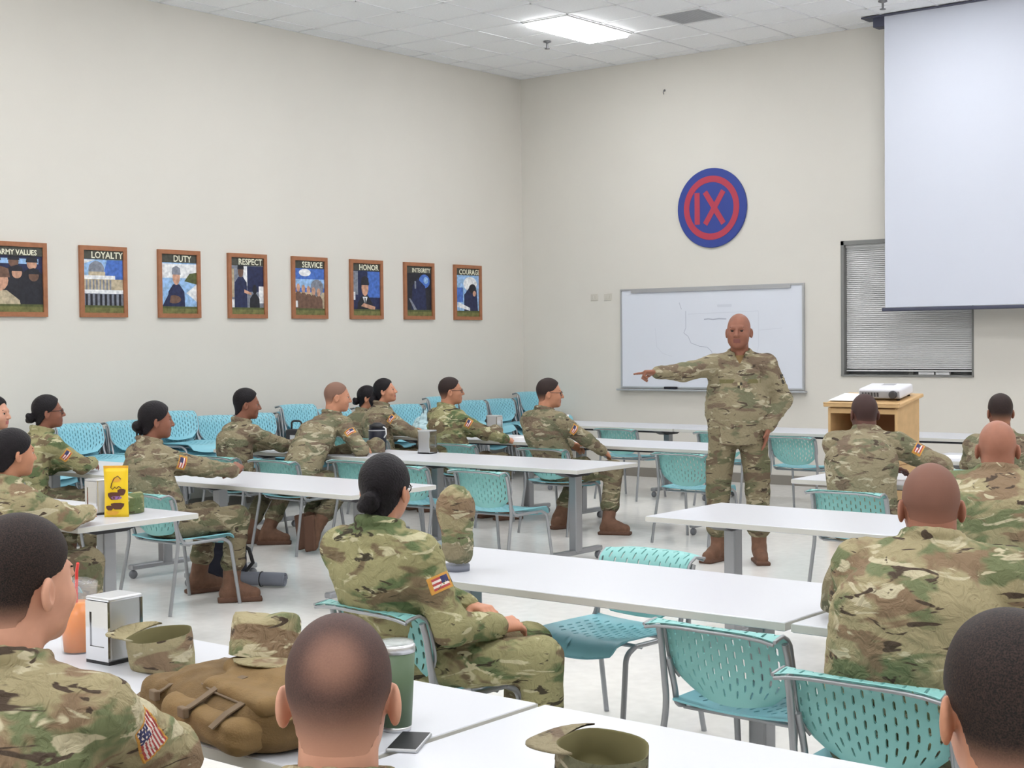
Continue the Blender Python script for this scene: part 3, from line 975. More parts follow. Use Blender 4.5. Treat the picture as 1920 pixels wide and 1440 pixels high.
bar = MB().tube([(-0.235, 0.1, 0.418), (0.235, 0.1, 0.418)], 0.009, 8).tube([(-0.235, -0.12, 0.416), (0.235, -0.12, 0.416)], 0.009, 8)
edge = []
for u in (-1.0, 1.0):
    edge.append([tuple(np.array(back_S(u, v))+np.array((0.004*u, -0.004, 0))) for v in np.linspace(0.16, 0.985, 14)])
trim = MB()
for e in edge: trim.tube(e, 0.0065, 6)
trim.tube([tuple(np.array(back_S(u, 0.985))+np.array((0, -0.002, -0.009))) for u in np.linspace(-1, 1, 12)], 0.0062, 6)

def chair_proto(bmat, smat):
    root = empty('stacking_chair', (0, 0, 0))
    CHAIR_ME['seat'].build('seat', smat, root)
    CHAIR_ME['backrest'].build('backrest', bmat, root)
    for k in ('front_r', 'front_l', 'rear_r', 'rear_l'): legs[k].build('leg', 'tube_grey', root)
    for k in ('rail_r', 'rail_l'): legs[k].build('side_rail', 'tube_grey', root)
    bar.build('crossbar', 'tube_grey', root)
    trim.build('back_edge_trim', 'tube_grey', root)
    return root
PROTO = {'teal': chair_proto('chair_teal', 'chair_seat_light_tint'), 'cyan': chair_proto('chair_cyan', 'chair_cyan')}
_used = {'teal': False, 'cyan': False}
def chair(x, y, deg, label, group, kind='teal', z=0.0):
    """deg: facing direction, clockwise from +Y"""
    if not _used[kind]:
        o = PROTO[kind]; _used[kind] = True
    else:
        o = copy_tree(PROTO[kind])
    o.location = (x, y, z); o.rotation_euler = (0, 0, -math.radians(deg))
    tag(o, label, 'chair', group)
    return o

# ------------------------------------------------------------------ flip-top tables
TZ, TL, TD, TT = 0.735, 1.975, 0.77, 0.031
def table_proto():
    root = empty('folding_table', (0, 0, 0))
    h, d = TL/2, TD/2
    MB().rbox((-h, -d, TZ-TT), (h, d, TZ), 0.004, 2).build('tabletop', ['laminate'], root)
    e = MB()
    for lo, hi in (((-h-0.0015, -d-0.0015, TZ-TT+0.003), (h+0.0015, -d, TZ-0.003)), ((-h-0.0015, d, TZ-TT+0.003), (h+0.0015, d+0.0015, TZ-0.003)),
                   ((-h-0.0015, -d, TZ-TT+0.003), (-h, d, TZ-0.003)), ((h, -d, TZ-TT+0.003), (h+0.0015, d, TZ-0.003))):
        e.box(lo, hi)
    e.build('edge_band', 'laminate_edge', root)
    for sx in (-1, 1):
        x = sx*(h-0.30)
        MB().rbox((x-0.035, -0.04, 0.08), (x+0.035, 0.04, TZ-TT-0.045), 0.008).build('leg', 'table_grey', root)
        MB().add(*(lambda a: a)(([(x-0.05, -0.27, TZ-TT), (x+0.05, -0.27, TZ-TT), (x+0.05, 0.27, TZ-TT), (x-0.05, 0.27, TZ-TT),
                                  (x-0.05, -0.10, TZ-TT-0.055), (x+0.05, -0.10, TZ-TT-0.055), (x+0.05, 0.10, TZ-TT-0.055), (x-0.05, 0.10, TZ-TT-0.055)],
                                 [(0, 1, 2, 3), (7, 6, 5, 4), (4, 5, 1, 0), (5, 6, 2, 1), (6, 7, 3, 2), (7, 4, 0, 3)]))).build('bracket', 'bracket_black', root)
        f = MB().rbox((x-0.028, -0.31, 0.062), (x+0.028, 0.31, 0.1), 0.01).build('foot', 'table_grey', root)
        for sy in (-1, 1):
            MB().lathe([(0, -0.016), (0.026, -0.016), (0.03, -0.008), (0.03, 0.008), (0.026, 0.016), (0, 0.016)], 14,
                       M=Matrix.Translation((x, sy*0.285, 0.03)) @ Matrix.Rotation(PI/2, 4, 'Y')).build('caster', 'caster_grey', f)
    MB().box((-h+0.3, -0.02, TZ-TT-0.045), (h-0.3, 0.02, TZ-TT-0.012)).build('under_beam', 'bracket_black', root)
    return root
TP = table_proto(); _t = [False]
def table(x0, yc, label):
    o = TP if not _t[0] else copy_tree(TP)
    _t[0] = True
    o.location = (x0+TL/2, yc, 0)
    tag(o, label, 'table', 'white folding tables in rows')
    return o
YF, YA, YR, YW, YX = -12.265, -10.18, -8.02, -5.79, -3.92
YP, YL, YM, YN, YB = -10.04, -8.14, -6.03, -3.93, -1.6
table(7.455, YF, 'white table in the front row carrying the tan backpack and green tumbler')
table(9.455, YF, 'white table at the bottom edge carrying the curled camouflage cap')
table(7.455, YA, 'long white table at centre with the camouflage-capped bottle on its end')
table(9.455, YA, 'white table at right in front of the shaven man leaning forward')
table(7.455, YR, 'empty white table just in front of the standing soldier')
table(9.455, YR, 'white table at the right edge under the bald broad man')
table(7.12, YW, 'white table under the leaning dark-skinned man near the lectern')
table(9.12, YW, 'white table at the right edge in the row nearest the lectern')
table(7.12, YX, 'white table with papers to the right of the wooden lectern')
table(3.375, YP, 'white table at left with the yellow snack bag')
table(3.425, YL, 'white table at left under the folded arms of the woman with a low bun')
table(1.43, YL, 'white table at far left in front of the woman wearing glasses')
table(3.575, YM, 'long white table at centre left with chrome napkin dispenser and black bottle')
table(1.58, YM, 'white table in front of the leaning young man with black hair')
table(3.475, YN, 'white table behind the man in glasses, beside the standing soldier')
table(1.48, YN, 'white table with a small napkin dispenser near the stacked chairs')
table(1.55, YB, 'white table against the back wall beneath the left of the whiteboard')
table(3.545, YB, 'white table against the back wall directly behind the standing soldier')
table(5.54, YB, 'white table against the back wall behind the lectern')

# ------------------------------------------------------------------ loose chairs
DB = 0.335     # from the chair's centre back to its flared top edge
LC = 'teal chairs standing at the tables'
chair(9.31, -10.83+DB, 2, 'empty teal chair with light through its slots, front right of centre', LC)
chair(8.2, -9.46-DB, 183, 'empty teal chair facing the camera, tucked behind the central table', LC)
chair(5.01, -6.92+DB, 0, 'empty teal chair at the middle left table, just past the capped bottle', LC)
chair(5.37, -4.83+DB, -2, 'empty teal chair directly left of the standing soldier', LC)
chair(5.18, -2.60+DB, 0, 'empty teal chair right of the standing soldier by the back wall', LC)
chair(3.05, -2.38+DB, 0, 'empty teal chair at the back wall table, under the whiteboard left edge', LC)
chair(4.25, -2.36+DB, 0, 'empty teal chair mostly hidden behind the standing soldier', LC)
chair(3.62, -6.78+DB, 0, 'empty teal chair immediately right of the shaven man with tucked feet', LC)
chair(4.22, -6.88+DB, 0, 'empty teal chair behind the head of the central woman with a bun', LC)

# ------------------------------------------------------------------ stacks of chairs along the left wall
ORD = ['bottom', 'second', 'third', 'fourth', 'fifth', 'sixth']
STK = [(-0.33, 5), (-0.87, 4), (-1.42, 4), (-2.0, 5), (-2.57, 4), (-3.13, 4), (-3.7, 4), (-4.26, 5), (-4.82, 4), (-5.34, 4), (-5.86, 5), (-6.38, 4), (-6.92, 4), (-7.44, 3), (-7.96, 3)]
NTH = ['first', 'second', 'third', 'fourth', 'fifth', 'sixth', 'seventh', 'eighth', 'ninth', 'tenth', 'eleventh', 'twelfth', 'thirteenth', 'fourteenth', 'fifteenth']
for si, (sy, cnt) in enumerate(STK):
    for k in range(cnt):
        pos = 'topmost' if k == cnt-1 else ORD[k]
        chair(0.42+0.045*k, sy+0.004*((k*5+si) % 3), 90+((k*3+si*5) % 5-2)*0.5,
              '%s cyan chair of the %s wall stack counted from the room corner' % (pos, NTH[si]), 'stacked chairs along the left wall', 'cyan', 0.068*k)
# ------------------------------------------------------------------ people
def V3(*a): return np.array(a, float)
def unit(v): v = np.asarray(v, float); return v/np.linalg.norm(v)
def lerp(a, b, t): return a+(b-a)*t

def ik(s, w, l1, l2, pole):
    """elbow between shoulder s and wrist w; returns elbow and reachable wrist"""
    d = w-s; L = np.linalg.norm(d)
    if L > (l1+l2)*0.995:
        w = s+d/L*(l1+l2)*0.995; d = w-s; L = np.linalg.norm(d)
    a = (l1*l1-l2*l2+L*L)/(2*L)
    h = math.sqrt(max(l1*l1-a*a, 1e-6))
    u = d/L
    p = np.asarray(pole, float); p = p-u*(p @ u); p /= np.linalg.norm(p)+1e-9
    return s+u*a+p*h, w

def head_prims(F, R, c, s, female, jaw=1.0):
    E = lambda p, r, k=0.02, op='u': F.ell(V3(*p)*s, V3(*r)*s, k*s, op, R, c)
    def K(a, b, ra, rb, k=0.012, op='u'):
        F.cone(c+R @ (V3(*a)*s), c+R @ (V3(*b)*s), ra*s, rb*s, k*s, op)
    E((0, -0.012, 0.030), (0.077, 0.098, 0.095))
    E((0, 0.028, -0.020), (0.065*(0.5+0.5*jaw), 0.070, 0.088), 0.03)
    E((0, 0.034, -0.066), ((0.052 if not female else 0.047)*jaw, 0.055, 0.045), 0.03)
    E((0, 0.072, -0.096), (0.022, 0.02, 0.018), 0.025)
    for q in (-1, 1):
        E((q*0.038, 0.062, -0.030), (0.026, 0.028, 0.026), 0.02)
    K((-0.03, 0.085, 0.024), (0.03, 0.085, 0.024), 0.011, 0.011, 0.015)
    for q in (-1, 1):
        E((q*0.031, 0.104, 0.004), (0.019, 0.016, 0.012), 0.012, 's')
    for q in (-1, 1):
        E((q*0.031, 0.0835, 0.0135), (0.0165, 0.0135, 0.0062), 0.004)
        E((q*0.031, 0.0825, -0.0075), (0.015, 0.0125, 0.005), 0.004)
    K((0, 0.093, 0.016), (0, 0.113, -0.028), 0.008, 0.0125, 0.01)
    for q in (-1, 1):
        E((q*0.012, 0.102, -0.032), (0.009, 0.010, 0.008), 0.008)
    K((-0.017, 0.091, -0.060), (0.017, 0.091, -0.060), 0.007, 0.007, 0.006)
    K((-0.014, 0.090, -0.0715), (0.014, 0.090, -0.0715), 0.0075, 0.0075, 0.005)
    for q in (-1, 1):
        a = q*0.35
        Re = R @ np.array([[math.cos(a), -math.sin(a), 0], [math.sin(a), math.cos(a), 0], [0, 0, 1]])
        o = c+R @ (V3(q*0.078, -0.014, -0.010)*s)
        F.ell(V3(q*0.006, 0, 0)*s, V3(0.009, 0.021, 0.033)*s, 0.008*s, 'u', Re, o)
        F.ell(V3(q*0.013, 0.004, 0.003)*s, V3(0.006, 0.010, 0.018)*s, 0.004*s, 's', Re, o)

def hand_prims(F, W, d, n, style, sc=1.0, thumb=1):
    d = unit(d); n = unit(np.asarray(n, float)-d*(np.asarray(n, float) @ d)); t = np.cross(d, n)*thumb
    curl = {'relaxed': (0.5, 0.6), 'flat': (0.12, 0.15), 'fist': (1.3, 1.4), 'point': (1.2, 1.3)}[style]
    k = 0.012
    for i, (o0, o1, l1, l2) in enumerate(((0.026, 0.030, 0.040, 0.036), (0.009, 0.010, 0.044, 0.040), (-0.008, -0.010, 0.041, 0.037), (-0.024, -0.028, 0.033, 0.029))):
        a = W+d*0.006+t*o0*0.75*sc; b = W+d*0.088*sc+t*o1*sc
        F.cone(a, b, 0.015*sc, 0.0115*sc, 0.02)
        c1, c2 = curl
        if style == 'point' and i == 0: c1, c2 = 0.08, 0.05
        e1 = d*math.cos(c1)+n*math.sin(c1); e2 = d*math.cos(c1+c2)+n*math.sin(c1+c2)
        p1 = b+e1*l1*sc; p2 = p1+e2*l2*sc
        F.cone(b, p1, 0.0095*sc, 0.0085*sc, k*0.4); F.cone(p1, p2, 0.0085*sc, 0.007*sc, k*0.4)
    a = W+d*0.022*sc+t*0.022*sc; b = a+(d*0.55+t*0.62+n*0.35)*0.048*sc; c = b+(d*0.8+t*0.25+n*0.4)*0.036*sc
    F.cone(a, b, 0.014*sc, 0.0105*sc, 0.012); F.cone(b, c, 0.0105*sc, 0.008*sc, 0.006)

def sample(F, p):
    g = []
    for q in range(3):
        a = F.ax[q]; i = int(np.clip(np.searchsorted(a, p[q])-1, 0, len(a)-2))
        g.append((i, (p[q]-a[i])/(a[i+1]-a[i])))
    r = 0.0
    for i in (0, 1):
        for j in (0, 1):
            for k in (0, 1):
                w = (g[0][1] if i else 1-g[0][1])*(g[1][1] if j else 1-g[1][1])*(g[2][1] if k else 1-g[2][1])
                r += w*F.D[g[0][0]+i, g[1][0]+j, g[2][0]+k]
    return r

def patch(F, c, n, along, w, h, name, parent, cells, mats, lift=0.0025):
    """cloth patch laid on the jacket surface; cells(i, j) -> material index over a grid"""
    n = unit(n); u = unit(np.asarray(along)-n*(np.asarray(along) @ n)); v = np.cross(n, u)
    nu, nv, fn = cells
    P = []
    for j in range(nv+1):
        for i in range(nu+1):
            q = c+u*(i/nu-0.5)*w+v*(j/nv-0.5)*h
            s = 0.09
            while s > -0.09 and sample(F, q+n*s) > 0.0: s -= 0.003
            P.append(q+n*(s+lift))
    # keep it supple: no deep dents
    P = np.array(P); dep = (P-c) @ n; med = np.median(dep)
    P += np.outer(np.clip(dep, med-0.012, med+0.012)-dep, n)
    mb = MB()
    for j in range(nv):
        for i in range(nu):
            a = j*(nu+1)+i
            mb.add([P[a], P[a+1], P[a+nu+2], P[a+nu+1]], [(0, 1, 2, 3)], fn(i, j), True)
    # rim down into the cloth
    loop = [i for i in range(nu+1)]+[(nu+1)*j+nu for j in range(1, nv+1)]+[(nu+1)*nv+i for i in range(nu-1, -1, -1)]+[(nu+1)*j for j in range(nv-1, 0, -1)]
    for a, b in zip(loop, loop[1:]+loop[:1]):
        mb.add([P[a], P[a]-n*0.006, P[b]-n*0.006, P[b]], [(0, 1, 2, 3)], 0)
    return mb.build(name, mats, parent)

def flag_cells(fine):
    if fine:
        nu, nv = 22, 15
        def fn(i, j):
            if i in (0, nu-1) or j in (0, nv-1): return 0
            if i < 10 and j < 8: return 3 if (i+j*2) % 5 else 2
            return 1 if (j % 2 == 1) else 2
        return nu, nv, fn
    nu, nv = 8, 7
    def fn(i, j):
        if i in (0, nu-1) or j in (0, nv-1): return 0
        if i < 4 and j < 4: return 3
        return 1 if j % 2 else 2
    return nu, nv, fn
FLAG = ['flag_gold', 'flag_red', 'flag_white', 'flag_blue']

ML_ = {'short': ([-.12, -.092, -.07, -.045, 0.0, .018, .03, .05, .07, .09, .14], [-.2, -.085, -.065, -.045, -.036, -.005, .028, .05, .066, .076, .09]),
       'woman': ([-.12, -.095, -.07, -.04, -.005, .01, .03, .05, .075, .095, .14], [-.2, -.085, -.06, -.035, -.018, .02, .045, .062, .074, .08, .09])}

def make_hair(style, R, c, s, parent, hmat):
    h = 0.0042
    F = grid((-0.12, -0.24, -0.34 if style == 'ponytail' else -0.16), (0.12, 0.12, 0.15), h)
    F.ell((0, -0.012, 0.030), (0.077, 0.098, 0.095), 0.02)
    F.ell((0, 0.028, -0.020), (0.065, 0.070, 0.088), 0.03)
    F.cone((0, -0.03, -0.05), (0, -0.045, -0.2), 0.056, 0.055, 0.03)
    x, y, z = F.ax[0][:, None, None], F.ax[1][None, :, None], F.ax[2][None, None, :]
    if style in ('bun', 'loopbun', 'ponytail'):
        zs, ys = ML_['woman']
        off = 0.009+0.006*np.clip((z+0.02)/0.1, 0, 1)
    else:
        zs, ys = ML_['short']
        top = {'short': 0.017, 'crew': 0.013, 'clipped': 0.005, 'shaved': 0.0028, 'thin': 0.0045, 'brows': 0.0}[style]
        low = {'short': 0.005, 'crew': 0.0045, 'clipped': 0.003, 'shaved': 0.0026, 'thin': 0.0028, 'brows': 0.0}[style]
        off = low+(top-low)*np.clip((z-0.02)/0.09, 0, 1)
    if style == 'brows':
        F.D[:] = 0.3
    else:
        reg = (y-np.interp(z, zs, ys).astype(np.float32))*0.7
        F.D = np.maximum(F.D-off, reg+0*x).astype(np.float32)
        F.D = np.maximum(F.D, (-0.088-z)+0*x+0*y).astype(np.float32)
    if style in ('bun', 'loopbun'):
        F.ell((0, -0.128, -0.032), (0.040, 0.034, 0.038), 0.012)
        if style == 'loopbun':
            F.ell((0.004, -0.118, -0.082), (0.024, 0.018, 0.03), 0.01)
            F.ell((0.004, -0.120, -0.086), (0.03, 0.008, 0.013), 0.003, 's')
        else:
            F.ell((0.012, -0.145, -0.015), (0.026, 0.022, 0.026), 0.008)
            F.ell((-0.012, -0.148, -0.045), (0.026, 0.022, 0.024), 0.008)
    if style == 'ponytail':
        F.cone((0, -0.11, 0.0), (0.01, -0.145, -0.07), 0.026, 0.036, 0.02)
        F.cone((0.01, -0.145, -0.07), (0.015, -0.135, -0.17), 0.036, 0.034, 0.02)
        F.cone((0.015, -0.135, -0.17), (0.012, -0.115, -0.27), 0.033, 0.012, 0.02)
    for q in (-1, 1):
        F.cone((q*0.018, 0.094, 0.026), (q*0.046, 0.082, 0.029), 0.0046, 0.0036, 0.002)
    o = field_obj('hair', F, hmat, parent, tuple(c))
    o.rotation_euler = Matrix([list(r) for r in R]).to_euler()
    o.scale = (s, s, s)
    return o

def person(label, top, hip, yaw, tyaw=None, gaze=None, pitch=0.0, hair='short', hmat='hair_black', skin='tan',
           jmat='camo_worn', tmat='camo_trouser', w=1.0, belly=0.0, arms=None, legs=None, female=False, glasses=False,
           flag='small', flag_at=0.42, near=False, hip_z=0.535, stand=False, fine_hands=False, seed=1, flag_rot=0.0, extra_patch=False, neck=0.178, hunch=0.05, head=1.0, jaw=1.0):
    tyaw = yaw if tyaw is None else tyaw
    if gaze is None:
        gaze = math.degrees(math.atan2(6.21-top[0], -5.29-top[1]))
    th = math.radians(yaw)
    ex, ey = V3(math.cos(th), -math.sin(th), 0), V3(math.sin(th), math.cos(th), 0)
    dT = np.array(top)-V3(hip[0], hip[1], 0)
    T = V3(dT @ ex, dT @ ey, top[2])
    hs = (0.95 if female else 1.0)*head
    ph = math.radians(gaze-yaw); pp = math.radians(pitch)
    hr = V3(math.cos(ph), -math.sin(ph), 0); hf = V3(math.sin(ph)*math.cos(pp), math.cos(ph)*math.cos(pp), math.sin(pp)); hu = np.cross(hr, hf)
    R = np.stack([hr, hf, hu], 1)
    extra = {'short': 0.012, 'crew': 0.009, 'bun': 0.010, 'loopbun': 0.010, 'ponytail': 0.010}.get(hair, 0.003)
    c = T-V3(0, 0, 1)*(0.125+extra)*hs+V3(0, 0, 0)
    ps = math.radians(tyaw-yaw)
    sx, sf = V3(math.cos(ps), -math.sin(ps), 0), V3(math.sin(ps), math.cos(ps), 0)
    z = V3(0, 0, 1)
    N = c-z*neck*hs-unit(V3(hf[0], hf[1], 0))*0.045-sf*0.012
    H = V3(0, 0, hip_z)
    sp = lambda t: lerp(H, N, t)-sf*hunch*math.sin(PI*t**1.7)*(0.5 if stand else 1.0)
    SH = {}
    for sd in (1, -1):
        SH[sd] = N+sx*sd*0.172*w-z*0.055+sf*0.012
    l1, l2 = (0.285, 0.255) if not female else (0.265, 0.238)
    A = {}
    for sd in (1, -1):
        spec = (arms or {}).get(sd, {})
        wr = V3(*spec.get('wrist', (sd*0.07, 0.30, 0.66)))
        el, wr = ik(SH[sd], wr, l1, l2, V3(*spec.get('pole', (sd*0.7, -0.5, -0.5))))
        A[sd] = (el, wr, spec)
    # ---- body: head, neck, trunk, arms and hands as one surface
    allp = [c, N, H]+[q for sd in (1, -1) for q in (A[sd][0], A[sd][1], SH[sd])]
    lo = np.min(allp, 0)-V3(0.22, 0.24, 0.20); hi = np.max(allp, 0)+V3(0.22, 0.24, 0.2)
    lo[2] = max(lo[2], N[2]-0.42 if not any('wrist' in A[q][2] for q in A) else lo[2])
    hf_ = 0.0036 if near else 0.0048
    hc = 0.011
    fine = [[(c[q]-0.13*hs, c[q]+0.13*hs, hf_)] for q in range(3)]
    if fine_hands:
        for sd in (1, -1):
            if A[sd][2].get('hide'): continue
            for q in range(3): fine[q].append((A[sd][1][q]-0.1, A[sd][1][q]+0.1, 0.0052))
    F = Field(*[axis(lo[q], hi[q], hc, fine[q]) for q in range(3)])
    F.cone(sp(0.25), sp(0.7), 0.075*w, 0.08*w, 0.03, xs=1.4, frame=sx)
    F.cone(sp(0.7), N-z*0.06, 0.08*w, 0.06*w, 0.03, xs=1.4, frame=sx)
    F.cone(SH[1], SH[-1], 0.04, 0.04, 0.03)
    for sd in (1, -1):
        el, wr, spec = A[sd]
        F.cone(SH[sd], el, 0.04, 0.036, 0.02); F.cone(el, wr, 0.036, 0.026, 0.02)
        hd = V3(*spec['hdir']) if 'hdir' in spec else unit(wr-el)
        hand_prims(F, wr, hd, V3(*spec.get('palm', (-sd*0.6, 0, -0.8))), spec.get('style', 'relaxed'), 0.94 if female else 1.0, sd*spec.get('thumb', 1))
    nr = (0.050 if female else 0.059)*(1+0.35*(w-1)*2)
    F.cone(c+R @ V3(0, -0.026, -0.05)*hs, N-z*0.03, nr, nr*1.06, 0.03)
    head_prims(F, R, c, hs, female, jaw)
    Vv, Q = F.polygonise()
    body = bpy.data.objects.new('person', quad_mesh('person', Vv, Q, ['skin_'+skin, 'lips_'+skin]))
    link(body)
    body.location = (hip[0], hip[1], 0); body.rotation_euler = (0, 0, -th)
    tag(body, label, 'person', 'soldiers seated at the tables' if not stand else None)
    cen = Vv[Q].mean(1)
    loc = (cen-c) @ R/hs
    lips = (np.abs(loc[:, 0]) < 0.024) & (loc[:, 2] > -0.079) & (loc[:, 2] < -0.053) & (loc[:, 1] > 0.088)
    body.data.polygons.foreach_set('material_index', lips.astype(np.int32))
    # ---- eyes
    for q in (-1, 1):
        m = MB().lathe([(0, -0.0125), (0.0065, -0.0107), (0.0108, -0.0062), (0.0125, 0), (0.0108, 0.0062)], 12)
        m.lathe([(0.0108, 0.0062), (0.0065, 0.0107), (0, 0.0125)], 12, mi=1)
        e = m.build('eye', ['eye_white', 'eye_dark'], body, tuple(c+R @ (V3(q*0.031, 0.0805, 0.004)*hs)))
        # lathe axis (z) points along the gaze
        e.rotation_euler = Matrix([[hr[i], -hu[i], hf[i]] for i in range(3)]).to_euler()
        e.scale = (hs, hs, hs)
    if hair:
        make_hair(hair, R, c, hs, body, hmat)
    if glasses:
        m = MB()
        for q in (-1, 1):
            m.tube([tuple(c+R @ (V3(q*0.033+0.026*math.cos(a), 0.108-0.010*abs(math.cos(a)+q*0.6), 0.002+0.019*math.sin(a))*hs)) for a in np.linspace(0, 2*PI, 15)], 0.0022, 6, cap=False)
            m.tube([tuple(c+R @ (V3(*p)*hs)) for p in ((q*0.060, 0.096, 0.008), (q*0.076, 0.05, 0.010), (q*0.083, -0.012, 0.012), (q*0.082, -0.028, -0.002))], 0.0024, 6)
        m.tube([tuple(c+R @ (V3(*p)*hs)) for p in ((-0.009, 0.110, 0.006), (0, 0.114, 0.009), (0.009, 0.110, 0.006))], 0.002, 6)
        m.build('eyeglasses', 'glasses_dark', body)
    # ---- jacket
    h = 0.0082 if near else 0.0105
    pts = [H, N, sp(0.5)]+[q for sd in (1, -1) for q in (A[sd][0], A[sd][1], SH[sd])]
    lo = np.min(pts, 0)-0.2; hi = np.max(pts, 0)+0.2
    hi[2] = max(N[2]+0.14, max(A[q][1][2] for q in A)+0.1, max(A[q][0][2] for q in A)+0.1)
    lo[2] = (0.80 if stand else 0.44)
    J = grid(lo, hi, h)
    p0, p1, p2, p3, p4 = sp(0.0), sp(0.28)+sf*belly*0.5, sp(0.5)+sf*belly*0.3, sp(0.72), sp(0.9)
    J.cone(p0-z*(0.10 if stand else 0.02), p1, 0.122*w+belly*0.5, 0.122*w+belly, 0.04, xs=1.38, frame=sx)
    J.cone(p1, p2, 0.122*w+belly, 0.122*w+belly*0.6, 0.05, xs=1.40, frame=sx)
    J.cone(p2, p3, 0.122*w+belly*0.6, 0.124*w, 0.05, xs=1.44, frame=sx)
    J.cone(p3, p4, 0.124*w, 0.088*w, 0.05, xs=1.55, frame=sx)
    J.cone(SH[1], SH[-1], 0.066*w, 0.066*w, 0.05)
    for sd in (1, -1):
        el, wr, spec = A[sd]
        J.cone(N+z*0.005, SH[sd]+z*0.012, 0.064, 0.052, 0.04)
        J.cone(SH[sd], el, 0.070*w, 0.060*w, 0.035)
        J.cone(el, lerp(el, wr, 0.93), 0.060*w, 0.046, 0.03)
        J.cone(lerp(el, wr, 0.82), lerp(el, wr, 0.97), 0.049, 0.047, 0.008)
    J.folds(0.007, 0.19, seed+100, 5)
    J.folds(0.0062 if near else 0.0075, 0.085 if near else 0.10, seed, 6)
    if stand:
        for sd in (1, -1):
            J.rbox(sp(0.72)+sx*sd*0.095+sf*0.135, (0.058, 0.014, 0.065), 0.01, 0.01)
        J.cone(sp(0.05)+sf*0.17, sp(0.8)+sf*0.12, 0.008, 0.008, 0.012)
    for q in range(14):
        a, b = 2*PI*q/14, 2*PI*(q+1)/14
        ring = lambda t: N+z*(0.050+0.018*-math.cos(t))+sx*math.sin(t)*0.073+sf*(0.012+0.070*math.cos(t))
        J.cone(ring(a), ring(b), 0.0155, 0.0155, 0.014)
    J.cone(N-z*0.02, c+R @ V3(0, -0.026, -0.05)*hs, nr+0.006, nr+0.004, 0.008, 's')
    if stand:
        J.cone(N+z*0.05+sf*0.085, N-z*0.065+sf*0.115, 0.040, 0.008, 0.01, 's')
        U = grid(N-0.16, N+0.13, 0.008)
        U.cone(N-z*0.11+sf*0.015, N+z*0.012+sf*0.004, nr+0.03, nr+0.009, 0.0)
        field_obj('undershirt', U, 'coyote_light', body)
    if not stand:
        J.clip(2, 0.452)
    else:
        J.clip(2, 0.875)
    jk = field_obj('jacket', J, jmat, body)
    # ---- trousers
    legs = legs or {}
    L = {}
    for sd in (1, -1):
        d = dict(knee=(sd*0.13, 0.42, 0.545), ankle=(sd*0.135, 0.40, 0.10), toe=(sd*0.12, 1, 0), sole=(0, 0, 1))
        d.update(legs.get(sd, {})); L[sd] = {k: V3(*q) for k, q in d.items()}
    pts = [H]+[L[sd][k] for sd in (1, -1) for k in ('knee', 'ankle')]
    lo = np.min(pts, 0)-0.17; hi = np.max(pts, 0)+0.17
    lo[2] = max(lo[2], 0.02)
    hi[2] = max(hip_z+(0.14 if not stand else 0.06), max(L[q]['knee'][2] for q in L)+0.12)
    TR = grid(lo, hi, 0.0115)
    TR.cone(V3(-0.075*w, -0.01, hip_z), V3(0.075*w, -0.01, hip_z), 0.108*w+belly*0.3, 0.108*w+belly*0.3, 0.04)
    ends = {}
    for sd in (1, -1):
        kn, an = L[sd]['knee'], L[sd]['ankle']
        hj = V3(sd*0.092*w, 0.01, hip_z-0.01)
        cuff = an+unit(kn-an)*0.15
        TR.cone(hj, kn, 0.098*w, 0.076*w, 0.03)
        TR.cone(kn, cuff, 0.077*w, 0.072*w, 0.03)
        TR.ell(cuff-V3(0, 0, 0), (0.078*w, 0.078*w, 0.052), 0.02)
        cen_ = lerp(hj, kn, 0.62)+V3(sd*0.066*w, 0, 0) if not stand else lerp(hj, kn, 0.66)+V3(sd*0.072*w, 0, 0)
        if stand: TR.rbox(cen_, (0.022, 0.075, 0.095), 0.012, 0.012)
        else: TR.rbox(cen_, (0.020, 0.085, 0.065), 0.012, 0.012)
        ends[sd] = cuff
    TR.folds(0.0065, 0.10, seed+50, 6)
    if not stand: TR.clip(2, 0.447 if min(L[q]['ankle'][2] for q in L) > 9 else 0.03)
    field_obj('trousers', TR, tmat, body)
    # ---- boots
    for sd in (1, -1):
        kn, an, t, n = L[sd]['knee'], L[sd]['ankle'], unit(L[sd]['toe']), unit(L[sd]['sole'])
        n = unit(n-t*(n @ t)); s_ = np.cross(t, n)
        Rb = np.stack([s_, t, n], 1)
        B = grid(np.minimum(an-0.22, ends[sd]-0.1), np.maximum(an+0.24, ends[sd]+0.08), 0.0095)
        B.cone(an, ends[sd]+unit(kn-an)*0.03, 0.054, 0.060, 0.02)
        B.folds(0.004, 0.06, seed+sd+7, 4)
        B.cone(an-t*0.035-n*0.045, an+t*0.07-n*0.04, 0.042, 0.043, 0.03)
        B.cone(an+t*0.07-n*0.043, an+t*0.150-n*0.050, 0.045, 0.041, 0.025)
        B.cone(an+n*0.0, an+t*0.09-n*0.025, 0.045, 0.035, 0.03)
        B.rbox(an+t*0.058-n*0.086, (0.052, 0.142, 0.014), 0.008, 0.002, R=Rb)
        bt = field_obj('boot', B, ['boot_brown', 'boot_sole'], body)
        me = bt.data
        co = np.zeros(len(me.vertices)*3, np.float32); me.vertices.foreach_get('co', co); co = co.reshape(-1, 3)
        lv = np.zeros(len(me.loops), np.int32); me.loops.foreach_get('vertex_index', lv)
        fc = co[lv.reshape(-1, 4)].mean(1)
        me.polygons.foreach_set('material_index', (((fc-an) @ n) < -0.071).astype(np.int32))
